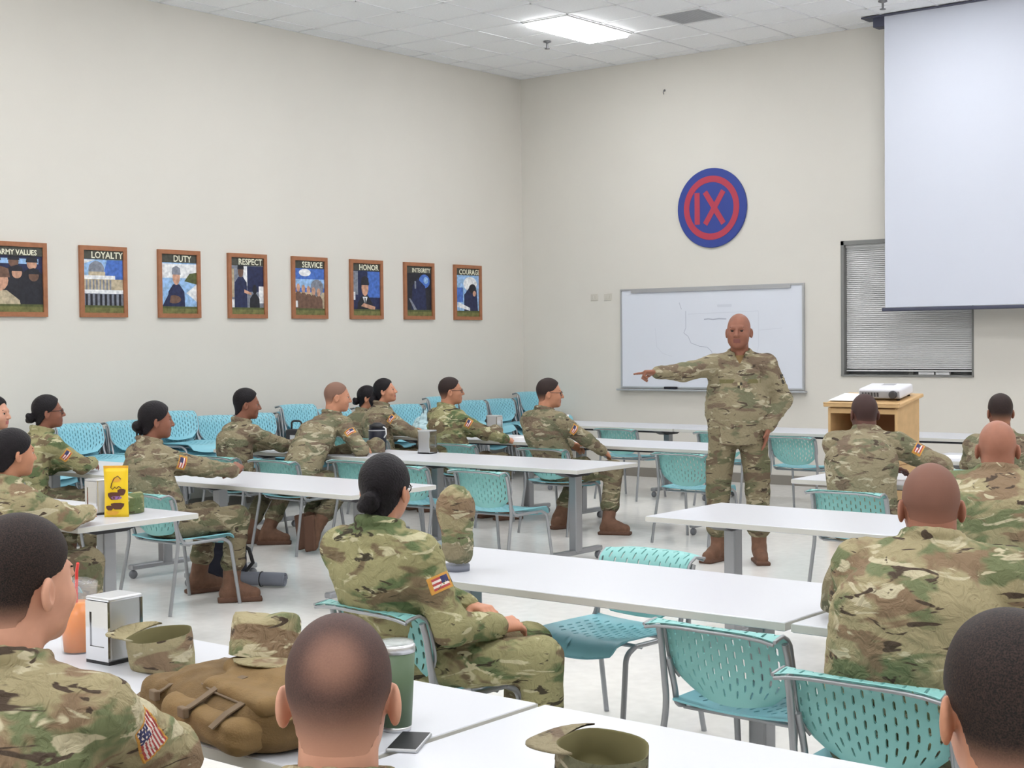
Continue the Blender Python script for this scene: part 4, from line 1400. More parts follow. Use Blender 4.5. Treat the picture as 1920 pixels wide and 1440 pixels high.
    # ---- shoulder flag on the right sleeve
    if flag:
        el = A[1][0]; ax_ = unit(el-SH[1])
        pc = lerp(SH[1], el, flag_at)
        nn = sx*1.0-sf*0.35; nn = unit(nn-ax_*(nn @ ax_))
        al = unit(np.cross(nn, ax_))
        rot = math.radians(flag_rot)
        al = al*math.cos(rot)+np.cross(nn, al)*math.sin(rot)
        if al @ sf < 0 and not flag_rot: al = -al
        patch(J, pc, nn, -al if not flag_rot else al, (0.088 if not flag_rot else 0.104), (0.056 if not flag_rot else 0.064), 'flag_patch', body, flag_cells(flag == 'fine'), FLAG)
        if extra_patch:
            q = pc+ax_*0.0-np.cross(nn, ax_)*0.0
            patch(J, lerp(SH[1], el, flag_at-0.02)+unit(np.cross(ax_, nn))*0.0, unit(nn-unit(np.cross(nn, ax_))*1.1 if (np.cross(nn, ax_) @ sf) > 0 else nn+unit(np.cross(nn, ax_))*1.1), ax_, 0.09, 0.05, 'pocket_flap', body, (4, 3, lambda i, j: 0), ['patch_tan'])
    return body, dict(N=N, SH=SH, A=A, J=J, sx=sx, sf=sf, c=c, R=R)
# ------------------------------------------------------------------ the seated soldiers and their chairs
SC = 'teal chairs with soldiers on them'
def seated(label, chair_label, top, cx, yb, yaw, cyaw=0.0, back=0.07, **kw):
    a = math.radians(cyaw)
    px_, py_ = cx+DB*math.sin(a), yb+DB*math.cos(a)
    chair(px_, py_, cyaw, chair_label, SC)
    return person(label, top, (px_-back*math.sin(a)+kw.pop('dx', 0.0), py_-back*math.cos(a)+kw.pop('dy', 0.0)), yaw, **kw)

def table_arms(y=0.46, z=0.80, x=0.06, **kw):
    return {1: dict(wrist=(x, y, z), pole=(1, -0.3, -0.5), hdir=(-0.75, 0.55, 0), palm=(0, 0, -1), **kw),
            -1: dict(wrist=(-x, y-0.03, z), pole=(-1, -0.3, -0.5), hdir=(0.75, 0.55, 0), palm=(0, 0, -1), **kw)}

seated('dark-haired soldier cut off by the left edge, behind the woman in glasses', 'teal chair at the left edge behind the woman in glasses',
       (1.80, -8.68, 1.29), 1.85, -9.12, 20, tyaw=30, gaze=58, hair='short', skin='fair', seed=3, arms=table_arms())
seated('woman in glasses with a black bun, far left, in camouflage uniform', 'teal chair under the woman in glasses at far left',
       (2.536, -8.712, 1.31), 2.5, -9.15, 5, tyaw=12, gaze=32, pitch=4, hair='bun', skin='brown', jmat='camo_green', female=True, glasses=True, seed=4,
       arms=table_arms(0.50, 0.80, 0.05))
seated('woman with pulled-back black hair at the left edge above the napkin dispenser', 'teal chair at the left edge under the woman beside the napkin dispenser',
       (5.267, -10.727, 1.255), 5.16, -11.02, 5, tyaw=0, gaze=8, hair='bun', skin='tan', jmat='camo_near', female=True, seed=5, flag=None, arms=table_arms(0.44, 0.80, 0.10))
seated('woman with a looped low bun resting her arms on the left table', 'teal chair under the woman with a looped low bun, boots beside it',
       (4.072, -8.945, 1.30), 4.25, -9.24, 8, tyaw=10, gaze=27, hair='loopbun', skin='brown', jmat='camo_worn', female=True, seed=6, fine_hands=True, dx=-0.03,
       arms={1: dict(wrist=(0.06, 0.47, 0.83), pole=(1, -0.4, -0.6), hdir=(-0.4, 0.7, 0.3), palm=(-0.6, 0, -0.8), style='fist'),
             -1: dict(wrist=(-0.05, 0.46, 0.81), pole=(-1, -0.4, -0.5), hdir=(0.6, 0.6, 0.1), palm=(0.3, 0, -1), style='fist')},
       legs={1: dict(knee=(0.14, 0.42, 0.54), ankle=(0.14, 0.36, 0.10), toe=(0.5, 0.85, 0)), -1: dict(knee=(-0.24, 0.44, 0.54), ankle=(-0.32, 0.40, 0.10), toe=(0.1, 1, 0))})
seated('young man with thick short black hair leaning on his elbows at left', 'teal chair under the young man with thick black hair',
       (2.351, -6.697, 1.29), 2.33, -7.06, 8, tyaw=8, gaze=36, pitch=-3, hair='short', skin='brown', jmat='camo_worn', seed=7, w=0.96, flag=None, arms=table_arms(0.55, 0.80, 0.08),
       legs={1: dict(knee=(0.16, 0.42, 0.53), ankle=(0.22, 0.14, 0.10), toe=(0.6, 0.8, 0)), -1: dict(knee=(-0.08, 0.42, 0.53), ankle=(0.04, 0.06, 0.10), toe=(0.5, 0.8, 0))})
seated('shaven-headed man hunched over the table with boots tucked under his chair', 'teal chair under the shaven man with tucked boots',
       (2.927, -6.211, 1.335), 3.03, -7.07, 5, tyaw=12, gaze=40, pitch=-4, hair='shaved', hmat='shaved_light', skin='warm', jmat='camo_worn', seed=8, w=1.05, arms=table_arms(0.66, 0.80, 0.0),
       legs={1: dict(knee=(0.15, 0.40, 0.53), ankle=(0.20, 0.06, 0.20), toe=(0.25, -0.15, -1), sole=(-0.3, 1, 0.1)),
             -1: dict(knee=(-0.06, 0.38, 0.53), ankle=(0.04, 0.10, 0.20), toe=(0.3, -0.1, -1), sole=(-0.3, 1, 0.1))})
seated('woman with a small bun half hidden behind the woman with a ponytail', 'teal chair under the half-hidden woman with a small bun',
       (1.305, -4.189, 1.225), 1.28, -4.62, 10, tyaw=20, gaze=52, hair='bun', skin='tan', jmat='camo_worn', female=True, seed=9, arms=table_arms(0.40, 0.80))
seated('woman with a long black ponytail looking right, in camouflage uniform', 'teal chair under the woman with a long ponytail',
       (1.761, -4.415, 1.31), 1.86, -4.83, 18, tyaw=28, gaze=57, pitch=10, hair='ponytail', skin='warm', jmat='camo_worn', female=True, seed=10, fine_hands=True,
       arms={1: dict(wrist=(0.24, 0.34, 0.74), pole=(1, -0.5, -0.3), hdir=(0.3, 0.6, -0.5), palm=(-1, 0, -0.2)), -1: dict(wrist=(-0.05, 0.36, 0.79), pole=(-1, -0.3, -0.5))})
seated('man with cropped black hair and plain olive uniform beside the small dispenser', 'teal chair under the man in the olive uniform',
       (2.842, -4.675, 1.335), 3.05, -4.94, 12, tyaw=15, gaze=46, pitch=3, hair='crew', hmat='fade_black', skin='tan', jmat='camo_green', seed=11, w=1.04, dx=-0.12, glasses=True,
       arms={1: dict(wrist=(0.24, 0.36, 0.76), pole=(1, -0.4, -0.4)), -1: dict(wrist=(-0.10, 0.40, 0.80), pole=(-1, -0.4, -0.4))})
seated('man in thin glasses with faded sides, one boot stretched past the table end', 'teal chair under the man with faded haircut and glasses',
       (4.124, -4.861, 1.34), 4.09, -4.97, 8, tyaw=6, gaze=50, hair='crew', hmat='fade_black', skin='tan', jmat='camo_worn', seed=12, w=1.06, glasses=True,
       arms={1: dict(wrist=(0.27, 0.28, 0.70), pole=(1, -0.4, -0.2)), -1: dict(wrist=(-0.14, 0.34, 0.72), pole=(-1, -0.5, -0.3))},
       legs={1: dict(knee=(0.34, 0.34, 0.54), ankle=(0.42, 0.18, 0.10), toe=(0.85, 0.5, 0)), -1: dict(knee=(-0.10, 0.42, 0.54), ankle=(-0.16, 0.16, 0.10), toe=(0.2, 1, 0))})
seated('dark-skinned man leaning on the table in front of the lectern, back to camera', 'teal chair under the dark-skinned man in front of the lectern',
       (7.653, -6.211, 1.305), 7.79, -6.80, -6, tyaw=-12, gaze=-44, pitch=-4, hair='shaved', hmat='shaved_dark', skin='dark', jmat='camo_worn', seed=13, w=1.14, neck=0.14, hunch=0.09,
       arms={1: dict(wrist=(0.30, 0.62, 0.79), pole=(1, -0.5, -0.2)), -1: dict(wrist=(-0.05, 0.60, 0.79), pole=(-1, -0.5, -0.4))})
seated('man with short black hair at the right edge, behind the bald man', 'teal chair at the right edge under the man behind the bald one',
       (7.94, -4.641, 1.255), 7.98, -5.08, -8, tyaw=-14, gaze=-34, hair='crew', hmat='fade_black', skin='brown', jmat='camo_worn', seed=14, glasses=True, w=1.05, arms=table_arms(0.5, 0.80))
seated('fully bald broad-backed man at the right edge, collar standing up', 'teal chair under the fully bald broad man at the right edge',
       (9.399, -8.602, 1.30), 9.46, -9.02, -6, tyaw=-12, gaze=-24, hair='brows', hmat='hair_black', skin='red', jmat='camo_near', seed=15, w=1.2, near=False, neck=0.13, hunch=0.08, flag=None, arms=table_arms(0.5, 0.80, 0.12))
seated('shaven man leaning forward at right, broad camouflage back to the camera', 'teal chair right of the empty slotted chair, under the leaning shaven man',
       (10.033, -10.817, 1.30), 9.99, -11.22, -8, tyaw=-10, gaze=-30, pitch=-6, hair='shaved', hmat='shaved_shadow', skin='red', jmat='camo_near', seed=16, w=1.18, belly=0.02, near=True, neck=0.125, hunch=0.085, dy=0.05,
       arms={1: dict(wrist=(0.26, 0.50, 0.79), pole=(1, -0.35, -0.1), hdir=(-0.5, 0.8, 0)), -1: dict(wrist=(-0.16, 0.50, 0.79), pole=(-1, -0.4, -0.2), hdir=(0.5, 0.8, 0))})
seated('black-haired man cropped by the bottom right corner', 'teal chair in the bottom right corner under the cropped man',
       (11.023, -12.913, 1.30), 11.08, -13.30, -12, tyaw=-14, gaze=-36, hair='crew', hmat='fade_near', skin='warm', jmat='camo_near', seed=17, near=True, arms=table_arms(0.5, 0.80, 0.1))
seated('woman with a thick black bun and glasses at centre, seated sideways', 'teal chair under the central woman with a thick bun',
       (8.163, -11.106, 1.27), 8.15, -11.23, 46, cyaw=5, tyaw=-4, gaze=-16, dx=-0.01, dy=-0.02, hunch=0.03, neck=0.165, hair='bun', skin='warm', jmat='camo_green', tmat='camo_green', female=True, glasses=True, seed=18, near=True, fine_hands=True, w=1.02,
       arms={1: dict(wrist=(0.12, 0.30, 0.66), pole=(0.9, -0.5, -0.5), hdir=(-0.5, 0.8, 0.0), palm=(-0.5, 0, -0.8)), -1: dict(wrist=(-0.02, 0.32, 0.65), pole=(-0.9, -0.5, -0.5), hdir=(0.6, 0.6, 0), palm=(0, 0, -1))},
       legs={1: dict(knee=(0.15, 0.45, 0.545), ankle=(0.17, 0.46, 0.10), toe=(0.15, 1, 0)), -1: dict(knee=(-0.10, 0.44, 0.545), ankle=(-0.12, 0.38, 0.10), toe=(0.0, 1, 0))})
seated('black-haired man in the left foreground with a bright flag patch on his sleeve', 'teal chair in the left foreground under the man with the flag patch',
       (9.212, -13.213, 1.335), 9.2, -13.50, -16, tyaw=-26, gaze=-8, hair='short', hmat='fade_near', skin='fair', jmat='camo_near', seed=19, near=True, flag='fine', flag_at=0.36, flag_rot=-110.0, w=1.06,
       arms={1: dict(wrist=(0.0, 0.43, 0.78), pole=(1, 0.0, -0.35), hdir=(-0.6, 0.7, 0)), -1: dict(wrist=(-0.12, 0.45, 0.79), pole=(-1, -0.4, -0.4))})
seated('man with a thinning clipped crown seen from behind at bottom centre', 'teal chair at bottom centre under the man with a thinning crown',
       (10.125, -13.259, 1.25), 10.2, -13.62, -30, cyaw=-20, tyaw=-34, gaze=-41, hair='thin', hmat='thin_crown', skin='fair', jmat='camo_near', seed=20, near=True, neck=0.16, arms=table_arms(0.5, 0.79, 0.1))

# ------------------------------------------------------------------ the standing soldier
sb, si = person('standing bald soldier pointing with one arm, other hand in his pocket', (6.221, -5.29, 1.85), (6.21, -5.29), 148, tyaw=150, gaze=158, pitch=2,
       hair='brows', hmat='hair_black', skin='brown', jmat='camo_worn', tmat='camo_trouser', w=1.14, belly=0.03, seed=21, stand=True, head=1.09, jaw=1.2, hip_z=0.985, fine_hands=True, flag=None,
       arms={1: dict(wrist=(0.60, 0.30, 1.42), pole=(0.3, -0.5, -1), hdir=(0.95, 0.25, 0.02), palm=(0.0, 0.2, -1), style='point', thumb=-1),
             -1: dict(wrist=(-0.215, 0.075, 1.00), pole=(-1, -0.45, 0.0), hdir=(0.22, 0.10, -1), palm=(1, 0.2, 0), style='flat')},
       legs={1: dict(knee=(0.15, 0.02, 0.53), ankle=(0.15, -0.04, 0.10), toe=(0.55, 0.85, 0)), -1: dict(knee=(-0.14, 0.03, 0.53), ankle=(-0.15, 0.02, 0.10), toe=(-0.12, 1, 0))})
Jf = si['J']; N_ = si['N']; SX, SF = si['sx'], si['sf']
for sd in (1, -1):
    patch(Jf, N_+SX*sd*0.095-V3(0, 0, 0.17)+SF*0.1, SF, SX, 0.11, 0.028, 'name_tape', sb, (4, 1, lambda i, j: 0), ['patch_olive'])
patch(Jf, N_-V3(0, 0, 0.20)+SF*0.1, SF, SX, 0.035, 0.045, 'rank_patch', sb, (2, 2, lambda i, j: (i+j) % 2), ['patch_dark', 'patch_tan'])
el_ = si['A'][-1][0]
patch(Jf, lerp(si['SH'][-1], el_, 0.4), -SX+SF*0.3, SF, 0.065, 0.07, 'unit_patch', sb, (5, 5, lambda i, j: 1 if 0 < i < 4 and 0 < j < 4 and (i+j) % 2 else 0), ['patch_dark', 'patch_tan'])
# ------------------------------------------------------------------ wooden lectern, projector
lx0, lx1, ly0, ly1 = 6.105, 6.775, -3.70, -3.23
lt = empty('lectern', ((lx0+lx1)/2, (ly0+ly1)/2, 0))
tag(lt, 'light oak lectern with open shelves and a sloping top', 'lectern')
hw, hd = (lx1-lx0)/2, (ly1-ly0)/2
def side_poly(x):
    MB().prism([(-hd+0.02, 0.0), (hd-0.02, 0.0), (hd-0.02, 1.15), (-hd+0.02, 1.08)], x, x+0.022,
               M=Matrix(((0, 0, 1, 0), (1, 0, 0, 0), (0, 1, 0, 0), (0, 0, 0, 1)))).build('side_panel', 'oak_wood', lt)
side_poly(-hw+0.03); side_poly(hw-0.052)
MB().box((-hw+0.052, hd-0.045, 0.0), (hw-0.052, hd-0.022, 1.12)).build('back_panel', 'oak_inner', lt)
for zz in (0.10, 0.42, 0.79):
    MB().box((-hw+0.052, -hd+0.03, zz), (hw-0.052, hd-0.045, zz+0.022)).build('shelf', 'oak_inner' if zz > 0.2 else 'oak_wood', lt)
MB().box((-hw+0.052, -hd+0.022, 1.035), (hw-0.052, -hd+0.04, 1.075)).build('apron', 'oak_wood', lt)
MB().box((-hw+0.052, -hd+0.022, 0.11), (hw-0.052, -hd+0.04, 0.44)).build('lower_door', 'oak_wood', lt)
MB().box((hw-0.03, -hd+0.03, 0.62), (hw-0.0275, hd-0.03, 0.626)).build('side_seam', 'oak_inner', lt)
slope = math.atan2(0.075, 2*hd)
MT = Matrix.Translation((0, 0, 1.125)) @ Matrix.Rotation(slope, 4, 'X')
MB().rbox((-hw, -hd-0.01, 0.0), (hw, hd+0.01, 0.028), 0.006, M=MT).build('top_board', 'oak_wood', lt)
MB().box((-hw, -hd-0.01, 0.028), (hw, -hd+0.008, 0.036), M=MT).build('top_lip', 'oak_wood', lt)
TOPM = Matrix.Translation(lt.location) @ MT
pj_ = empty('projector'); pj_.matrix_world = TOPM @ Matrix.Translation((0.10, 0.035, 0.0285))
tag(pj_, 'white box projector standing on the oak lectern', 'projector')
MB().rbox((-0.185, -0.13, 0.016), (0.185, 0.13, 0.10), 0.02, 3).build('case', 'projector_white', pj_)
MB().rbox((-0.175, -0.134, 0.022), (0.175, -0.12, 0.082), 0.01).build('front_panel', 'projector_grey', pj_)
MB().lathe([(0.0, 0.0), (0.032, 0.0), (0.034, 0.02), (0.02, 0.022), (0, 0.018)], 18, M=Matrix.Translation((0.125, -0.133, 0.055)) @ Matrix.Rotation(PI/2, 4, 'X')).build('lens', 'projector_vent', pj_)
for q in range(6):
    MB().box((-0.15+q*0.026, -0.137, 0.035), (-0.134+q*0.026, -0.133, 0.07)).build('vent_slot', 'projector_vent', pj_)
for xx in (-0.15, 0.15):
    for yy in (-0.1, 0.1):
        MB().lathe([(0, 0), (0.014, 0), (0.012, 0.018), (0, 0.018)], 10, c=(xx, yy, 0)).build('foot', 'black_plastic', pj_)
MB().box((-0.05, 0.03, 0.0995), (0.06, 0.09, 0.1012)).build('top_label', 'projector_grey', pj_)
def sheet(x, y, z, rz, label, w=0.21, l=0.28, t=0.003, M=None):
    o = MB().box((-w/2, -l/2, 0), (w/2, l/2, t)).build('paper_sheet', 'paper')
    if M is not None: o.matrix_world = M
    else: o.location = (x, y, z); o.rotation_euler = (0, 0, rz)
    tag(o, label, 'paper')
    return o
sheet(0, 0, 0, 0, 'white paper on the left half of the lectern top', 0.27, 0.3, 0.004, TOPM @ Matrix.Translation((-0.19, -0.01, 0.0365)))
sheet(7.42, -3.98, TZ, 0.1, 'white papers spread on the table right of the lectern', 0.34, 0.3, 0.006)
sheet(8.10, -5.95, TZ, -0.3, 'white paper under the right arm of the man before the lectern', 0.3, 0.25, 0.004)
sheet(3.28, -4.12, TZ, 0.1, 'small white pad on the table end beside the man in glasses', 0.2, 0.2, 0.028)

# ------------------------------------------------------------------ napkin dispensers
def dispenser(x, y, rz, label, s=1.0):
    o = empty('napkin_dispenser', (x, y, TZ), rz)
    tag(o, label, 'napkin dispenser', 'napkin dispensers')
    a, b, h = 0.05*s, 0.062*s, 0.195*s
    MB().rbox((-a, -b+0.006, 0.008), (a, b-0.006, h-0.006), 0.006).build('body', 'steel_brushed', o)
    MB().rbox((-a-0.003, -b, h-0.012), (a+0.003, b, h), 0.005).build('top_cover', 'steel_brushed', o)
    MB().box((-a-0.002, -b, 0.0), (a+0.002, b, 0.01)).build('base', 'black_plastic', o)
    for q in (-1, 1):
        y0, y1 = (-b-0.002, -b+0.006) if q < 0 else (b-0.006, b+0.002)
        m = MB()
        m.box((-a, y0, 0.01), (-a+0.018*s, y1, h-0.012)).box((a-0.018*s, y0, 0.01), (a, y1, h-0.012))
        m.box((-a+0.018*s, y0, 0.01), (a-0.018*s, y1, 0.05*s)).box((-a+0.018*s, y0, h-0.045*s), (a-0.018*s, y1, h-0.012))
        m.build('faceplate', 'chrome', o)
        yy = (y0+y1)/2
        MB().box((-a+0.019*s, min(yy, yy-0.002*q), 0.051*s), (a-0.019*s, max(yy, yy-0.002*q)+0.0005, h-0.046*s)).build('napkins', 'napkin_white' if q > 0 else 'chrome', o)
    return o
dispenser(8.12, -12.215, 0.05, 'chrome napkin dispenser in the foreground beside the orange drink')
dispenser(4.92, -9.98, 0.02, 'napkin dispenser on the left table beside the yellow snack bag')
dispenser(3.56, -5.80, PI/2+0.1, 'napkin dispenser alone on the middle left table')
dispenser(2.52, -3.66, PI/2+0.1, 'small distant napkin dispenser between the two men with glasses')

# ------------------------------------------------------------------ drinks
o = empty('juice_cup', (7.93, -12.21, TZ)); o.scale = (1.2, 1.2, 1.0); tag(o, 'clear cup of orange drink with a red straw in the left foreground', 'cup')
MB().lathe([(0.0, 0.002), (0.036, 0.002), (0.048, 0.20), (0.050, 0.205), (0.0505, 0.20), (0.039, 0.0), (0, 0.0)], 28).build('cup', 'clear_plastic', o)
MB().lathe([(0.0, 0.004), (0.0345, 0.004), (0.0445, 0.150), (0, 0.151)], 28).build('juice', 'juice', o)
MB().lathe([(0.0505, 0.203), (0.051, 0.212), (0.03, 0.222), (0.0, 0.223)], 28).build('lid', 'clear_plastic', o)
MB().tube([(-0.01, 0.0, 0.03), (0.012, -0.008, 0.245), (0.035, -0.02, 0.275)], 0.004, 8).build('straw', 'straw_red', o)
o = empty('steel_tumbler', (9.32, -12.285, TZ)); tag(o, 'olive green tumbler with clear lid beside the backpack', 'tumbler')
MB().lathe([(0, 0), (0.034, 0.0), (0.036, 0.012)], 28).build('steel_base', 'steel_brushed', o)
MB().lathe([(0.036, 0.012), (0.046, 0.188)], 28).build('body', 'tumbler_green', o)
MB().lathe([(0.0465, 0.188), (0.047, 0.203), (0.043, 0.209)], 28).build('steel_rim', 'steel_brushed', o)
MB().lathe([(0.043, 0.203), (0.043, 0.213), (0.02, 0.215), (0, 0.215)], 28).build('lid', 'lid_clear', o)
o = empty('water_jug', (2.93, -5.74, TZ)); tag(o, 'large black drinking jug on the middle left table', 'bottle')
MB().lathe([(0, 0), (0.072, 0.0), (0.076, 0.008), (0.076, 0.175), (0.066, 0.19)], 28).build('body', 'tumbler_navy', o)
MB().lathe([(0.0775, 0.168), (0.0775, 0.174)], 28).build('steel_band', 'steel_brushed', o)
MB().lathe([(0.066, 0.19), (0.07, 0.193), (0.07, 0.215), (0.045, 0.224), (0.03, 0.236), (0, 0.238)], 28).build('lid', 'black_plastic', o)
MB().tube([(0.07, 0, 0.2), (0.10, 0, 0.19), (0.105, 0, 0.14), (0.078, 0, 0.11)], 0.006, 8).build('carry_loop', 'paper', o)
o = empty('water_bottle', (3.52, -3.80, TZ)); tag(o, 'clear water bottle behind the chin of the man in thin glasses', 'bottle')
MB().lathe([(0, 0), (0.03, 0), (0.033, 0.01), (0.033, 0.15), (0.014, 0.2), (0.014, 0.215)], 18).build('body', 'plastic_bag', o)
MB().lathe([(0.015, 0.21), (0.016, 0.212), (0.016, 0.23), (0, 0.232)], 14).build('cap', 'paper', o)

# ------------------------------------------------------------------ phone
o = empty('smartphone', (9.43, -12.36, TZ), 0.5); tag(o, 'dark smartphone lying beside the green tumbler', 'phone')
MB().rbox((-0.037, -0.075, 0), (0.037, 0.075, 0.009), 0.004).build('case', 'aluminium', o)
MB().box((-0.033, -0.07, 0.009), (0.033, 0.07, 0.0098)).build('screen', 'black_plastic', o)

# ------------------------------------------------------------------ patrol caps
def patrol_cap(loc, rot, label, m='camo_near', dent=0.0, seed=0, visor_up=0.0):
    o = empty('patrol_cap', loc); o.rotation_euler = rot
    tag(o, label, 'cap', 'camouflage patrol caps')
    rs = np.random.RandomState(seed); ph = rs.rand(6)*6.28
    n, H = 36, 0.088
    def rad(a, z):
        r = 1+0.05*math.sin(2*a+ph[0])*dent+0.04*math.sin(3*a+ph[1])*dent*(z/H)+0.02*math.sin(5*a+ph[2])*dent
        return 0.088*r*math.cos(a), 0.100*r*math.sin(a)
    def wob(a, z): return 0.010*dent*math.sin(2*a+ph[3])*(z/H)+0.006*dent*math.sin(3*a+ph[4])*(z/H)
    mb = MB(); V = []; rows = []
    prof = [(0.0, 1.0), (0.028, 1.012), (0.030, 1.0), (0.07, 1.0), (H, 0.975), (H+0.008, 0.93), (H+0.012, 0.6), (H+0.011, 0.0)]
    for z, k in prof:
        rows.append([(rad(2*PI*q/n, z)[0]*k, rad(2*PI*q/n, z)[1]*k, z+wob(2*PI*q/n, z)*min(1, k*1.2)) for q in range(n)])
    V = [p for r in rows for p in r]
    mb.add(V, [(i*n+q, i*n+(q+1) % n, (i+1)*n+(q+1) % n, (i+1)*n+q) for i in range(len(rows)-1) for q in range(n)], 0, True)
    mb.build('crown', m, o)
    mi = MB(); rows = []
    for z, k in ((0.0, 1.0), (0.002, 0.955), (0.07, 0.95), (H, 0.92), (H+0.005, 0.6), (H+0.005, 0.0)):
        rows.append([(rad(2*PI*q/n, z)[0]*k, rad(2*PI*q/n, z)[1]*k, z+wob(2*PI*q/n, z)*min(1, k*1.2)) for q in range(n)])
    mi.add([p for r in rows for p in r], [((i+1)*n+q, (i+1)*n+(q+1) % n, i*n+(q+1) % n, i*n+q) for i in range(len(rows)-1) for q in range(n)], 0, True)
    mi.build('lining', 'patch_olive', o)
    vs = []; nu, nv = 16, 4
    for lay in (0.0, -0.004):
        for i in range(nu+1):
            a = PI/2+(-1+2*i/nu)*1.15
            for j in range(nv+1):
                x, y = rad(a, 0); s = (j/nv)*0.068*math.cos((a-PI/2)*1.25)**0.6
                vs.append((x*(1+0.02*j/nv), y+s, 0.004+lay-(0.9*x*x+0.16*s*(1-visor_up*3))*1.6))
    m_ = (nu+1)*(nv+1); fs = []
    for i in range(nu):
        for j in range(nv):
            a = i*(nv+1)+j
            fs.append((a, a+nv+1, a+nv+2, a+1)); fs.append((m_+a+1, m_+a+nv+2, m_+a+nv+1, m_+a))
        a = i*(nv+1)+nv; fs.append((a, a+nv+1, m_+a+nv+1, m_+a))
    for a, b in ((0, 1), (nu*(nv+1), nu*(nv+1)+1)):
        for j in range(nv): fs.append((a+j, a+j+1, m_+a+j+1, m_+a+j))
    MB().add(vs, fs, 0, True).build('visor', m, o)
    return o
patrol_cap((8.33, -12.215, TZ+0.102), (PI+0.12, 0.12, math.radians(-70)), 'upturned camouflage cap showing its lining, left foreground table', 'camo_near', 1.2, 3)
patrol_cap((10.01, -12.405, TZ+0.102), (PI-0.10, 0.10, math.radians(-70)), 'upturned curled camouflage cap at the bottom edge right of centre', 'camo_worn', 1.4, 5, 0.6)
patrol_cap((8.99, -12.41, TZ+0.158), (0.12, -0.12, math.radians(-120)), 'camouflage cap resting on top of the tan backpack', 'camo_near', 0.8, 8)
patrol_cap((5.0, -9.86, TZ+0.003), (0, 0, math.radians(60)), 'camouflage cap behind the yellow snack bag', 'camo_green', 0.7, 9)
patrol_cap((3.08, -5.92, TZ+0.003), (0, 0, math.radians(40)), 'flattened camouflage cap in front of the black jug', 'camo_worn', 1.3, 10)
patrol_cap((2.72, -3.92, TZ+0.003), (0, 0, math.radians(20)), 'camouflage cap below the small distant napkin dispenser', 'camo_worn', 1.2, 11)
patrol_cap((9.58, -10.36, TZ+0.086), (0, -PI/2+0.25, math.radians(20)), 'brown camouflage cap on its side against the leaning shaven man', 'camo_worn', 0.5, 12)

# cap pulled over a clear bottle on the central table
o = empty('capped_jug', (7.84, -10.36, TZ)); tag(o, 'clear water jug wearing a camouflage cap on the central table end', 'jug')
MB().lathe([(0, 0), (0.045, 0), (0.05, 0.008), (0.05, 0.2), (0.03, 0.24), (0.03, 0.27), (0, 0.272)], 26).build('jug', 'clear_plastic', o)
MB().lathe([(0, 0.0), (0.052, 0.0), (0.053, 0.022), (0.051, 0.026)], 26).build('base_ring', 'grey_mat', o)
F = grid((-0.12, -0.12, 0.04), (0.12, 0.12, 0.37), 0.006)
F.ell((0.005, -0.01, 0.255), (0.082, 0.070, 0.095), 0.02)
F.cone((0.0, 0.0, 0.24), (0.01, -0.005, 0.10), 0.068, 0.062, 0.03)
F.folds(0.006, 0.07, 77, 5)
F.cone((0, 0, 0.0), (0, 0, 0.20), 0.052, 0.052, 0.004, 's')
field_obj('cap_crown', F, 'camo_near', o)
F = grid((-0.12, -0.12, 0.02), (0.12, 0.12, 0.14), 0.005)
F.cone((0.01, -0.005, 0.075), (0.01, -0.005, 0.10), 0.062, 0.064, 0.0)
F.cone((0, 0, 0.0), (0, 0, 0.20), 0.054, 0.054, 0.003, 's')
field_obj('cap_band', F, 'camo_worn', o)

# ------------------------------------------------------------------ yellow snack bag
o = empty('snack_bag', (5.12, -10.02, TZ), math.radians(40)); tag(o, 'tall yellow snack bag printed with brown chocolates on the left table', 'snack bag')
w_, h_ = 0.066, 0.265
rows = []
for k in range(13):
    z = h_*k/12; b = 0.026*math.sin(min(1, (k+0.6)/9)*PI*0.5)*(1-(k/12)**3)+0.002
    rows.append((z, b))
m = MB(); vs = []
for z, b in rows:
    for i in range(9):
        u = -1+2*i/8; vs.append((u*w_*(1-0.05*math.sin(z/h_*PI)), -b*(1-u*u)**0.7-0.0015, z))
    for i in range(9):
        u = 1-2*i/8; vs.append((u*w_*(1-0.05*math.sin(z/h_*PI)), b*(1-u*u)**0.7+0.0015, z))
fs = [(k*18+i, k*18+(i+1) % 18, (k+1)*18+(i+1) % 18, (k+1)*18+i) for k in range(12) for i in range(18)]+[tuple(range(18))[::-1], tuple(range(216, 234))]
m.add(vs, fs, 0, True).build('pouch', 'bag_yellow', o)
MB().box((-w_, -0.003, h_-0.002), (w_, 0.003, h_+0.012)).build('crimped_seal', 'bag_gold', o)
def on_bag(u, z):
    k = z/h_*12; b = np.interp(k, range(13), [r[1] for r in rows])
    return (u*w_, -b*max(0, 1-u*u)**0.7-0.0026, z)
def blob(cu, cz, ru, rz_, mname, name, n=12, j=0.0, ring=False):
    pts = [on_bag(cu, cz)]+[on_bag(cu+ru*(1+j*math.sin(3*a))*math.cos(a), cz+rz_*(1+j*math.cos(2*a))*math.sin(a)) for a in np.linspace(0, 2*PI, n, endpoint=False)]
    pts = [(p[0], p[1]-0.0012, p[2]) for p in pts]
    MB().add(pts, [(0, 1+i, 1+(i+1) % n) for i in range(n)], 0, True).build(name, mname, o)
blob(-0.1, 0.115, 0.5, 0.026, 'bag_brown', 'printed_chocolate', j=0.2)
blob(0.1, 0.105, 0.42, 0.010, 'bag_violet', 'printed_gleam', j=0.1)
blob(0.5, 0.135, 0.3, 0.022, 'bag_brown', 'printed_chocolate', j=0.2)
blob(0.15, 0.06, 0.5, 0.024, 'bag_brown', 'printed_chocolate', j=0.25)
blob(-0.5, 0.05, 0.3, 0.016, 'bag_brown', 'printed_chocolate', j=0.2)
blob(-0.3, 0.022, 0.5, 0.014, 'bag_gold', 'printed_biscuit', j=0.2)
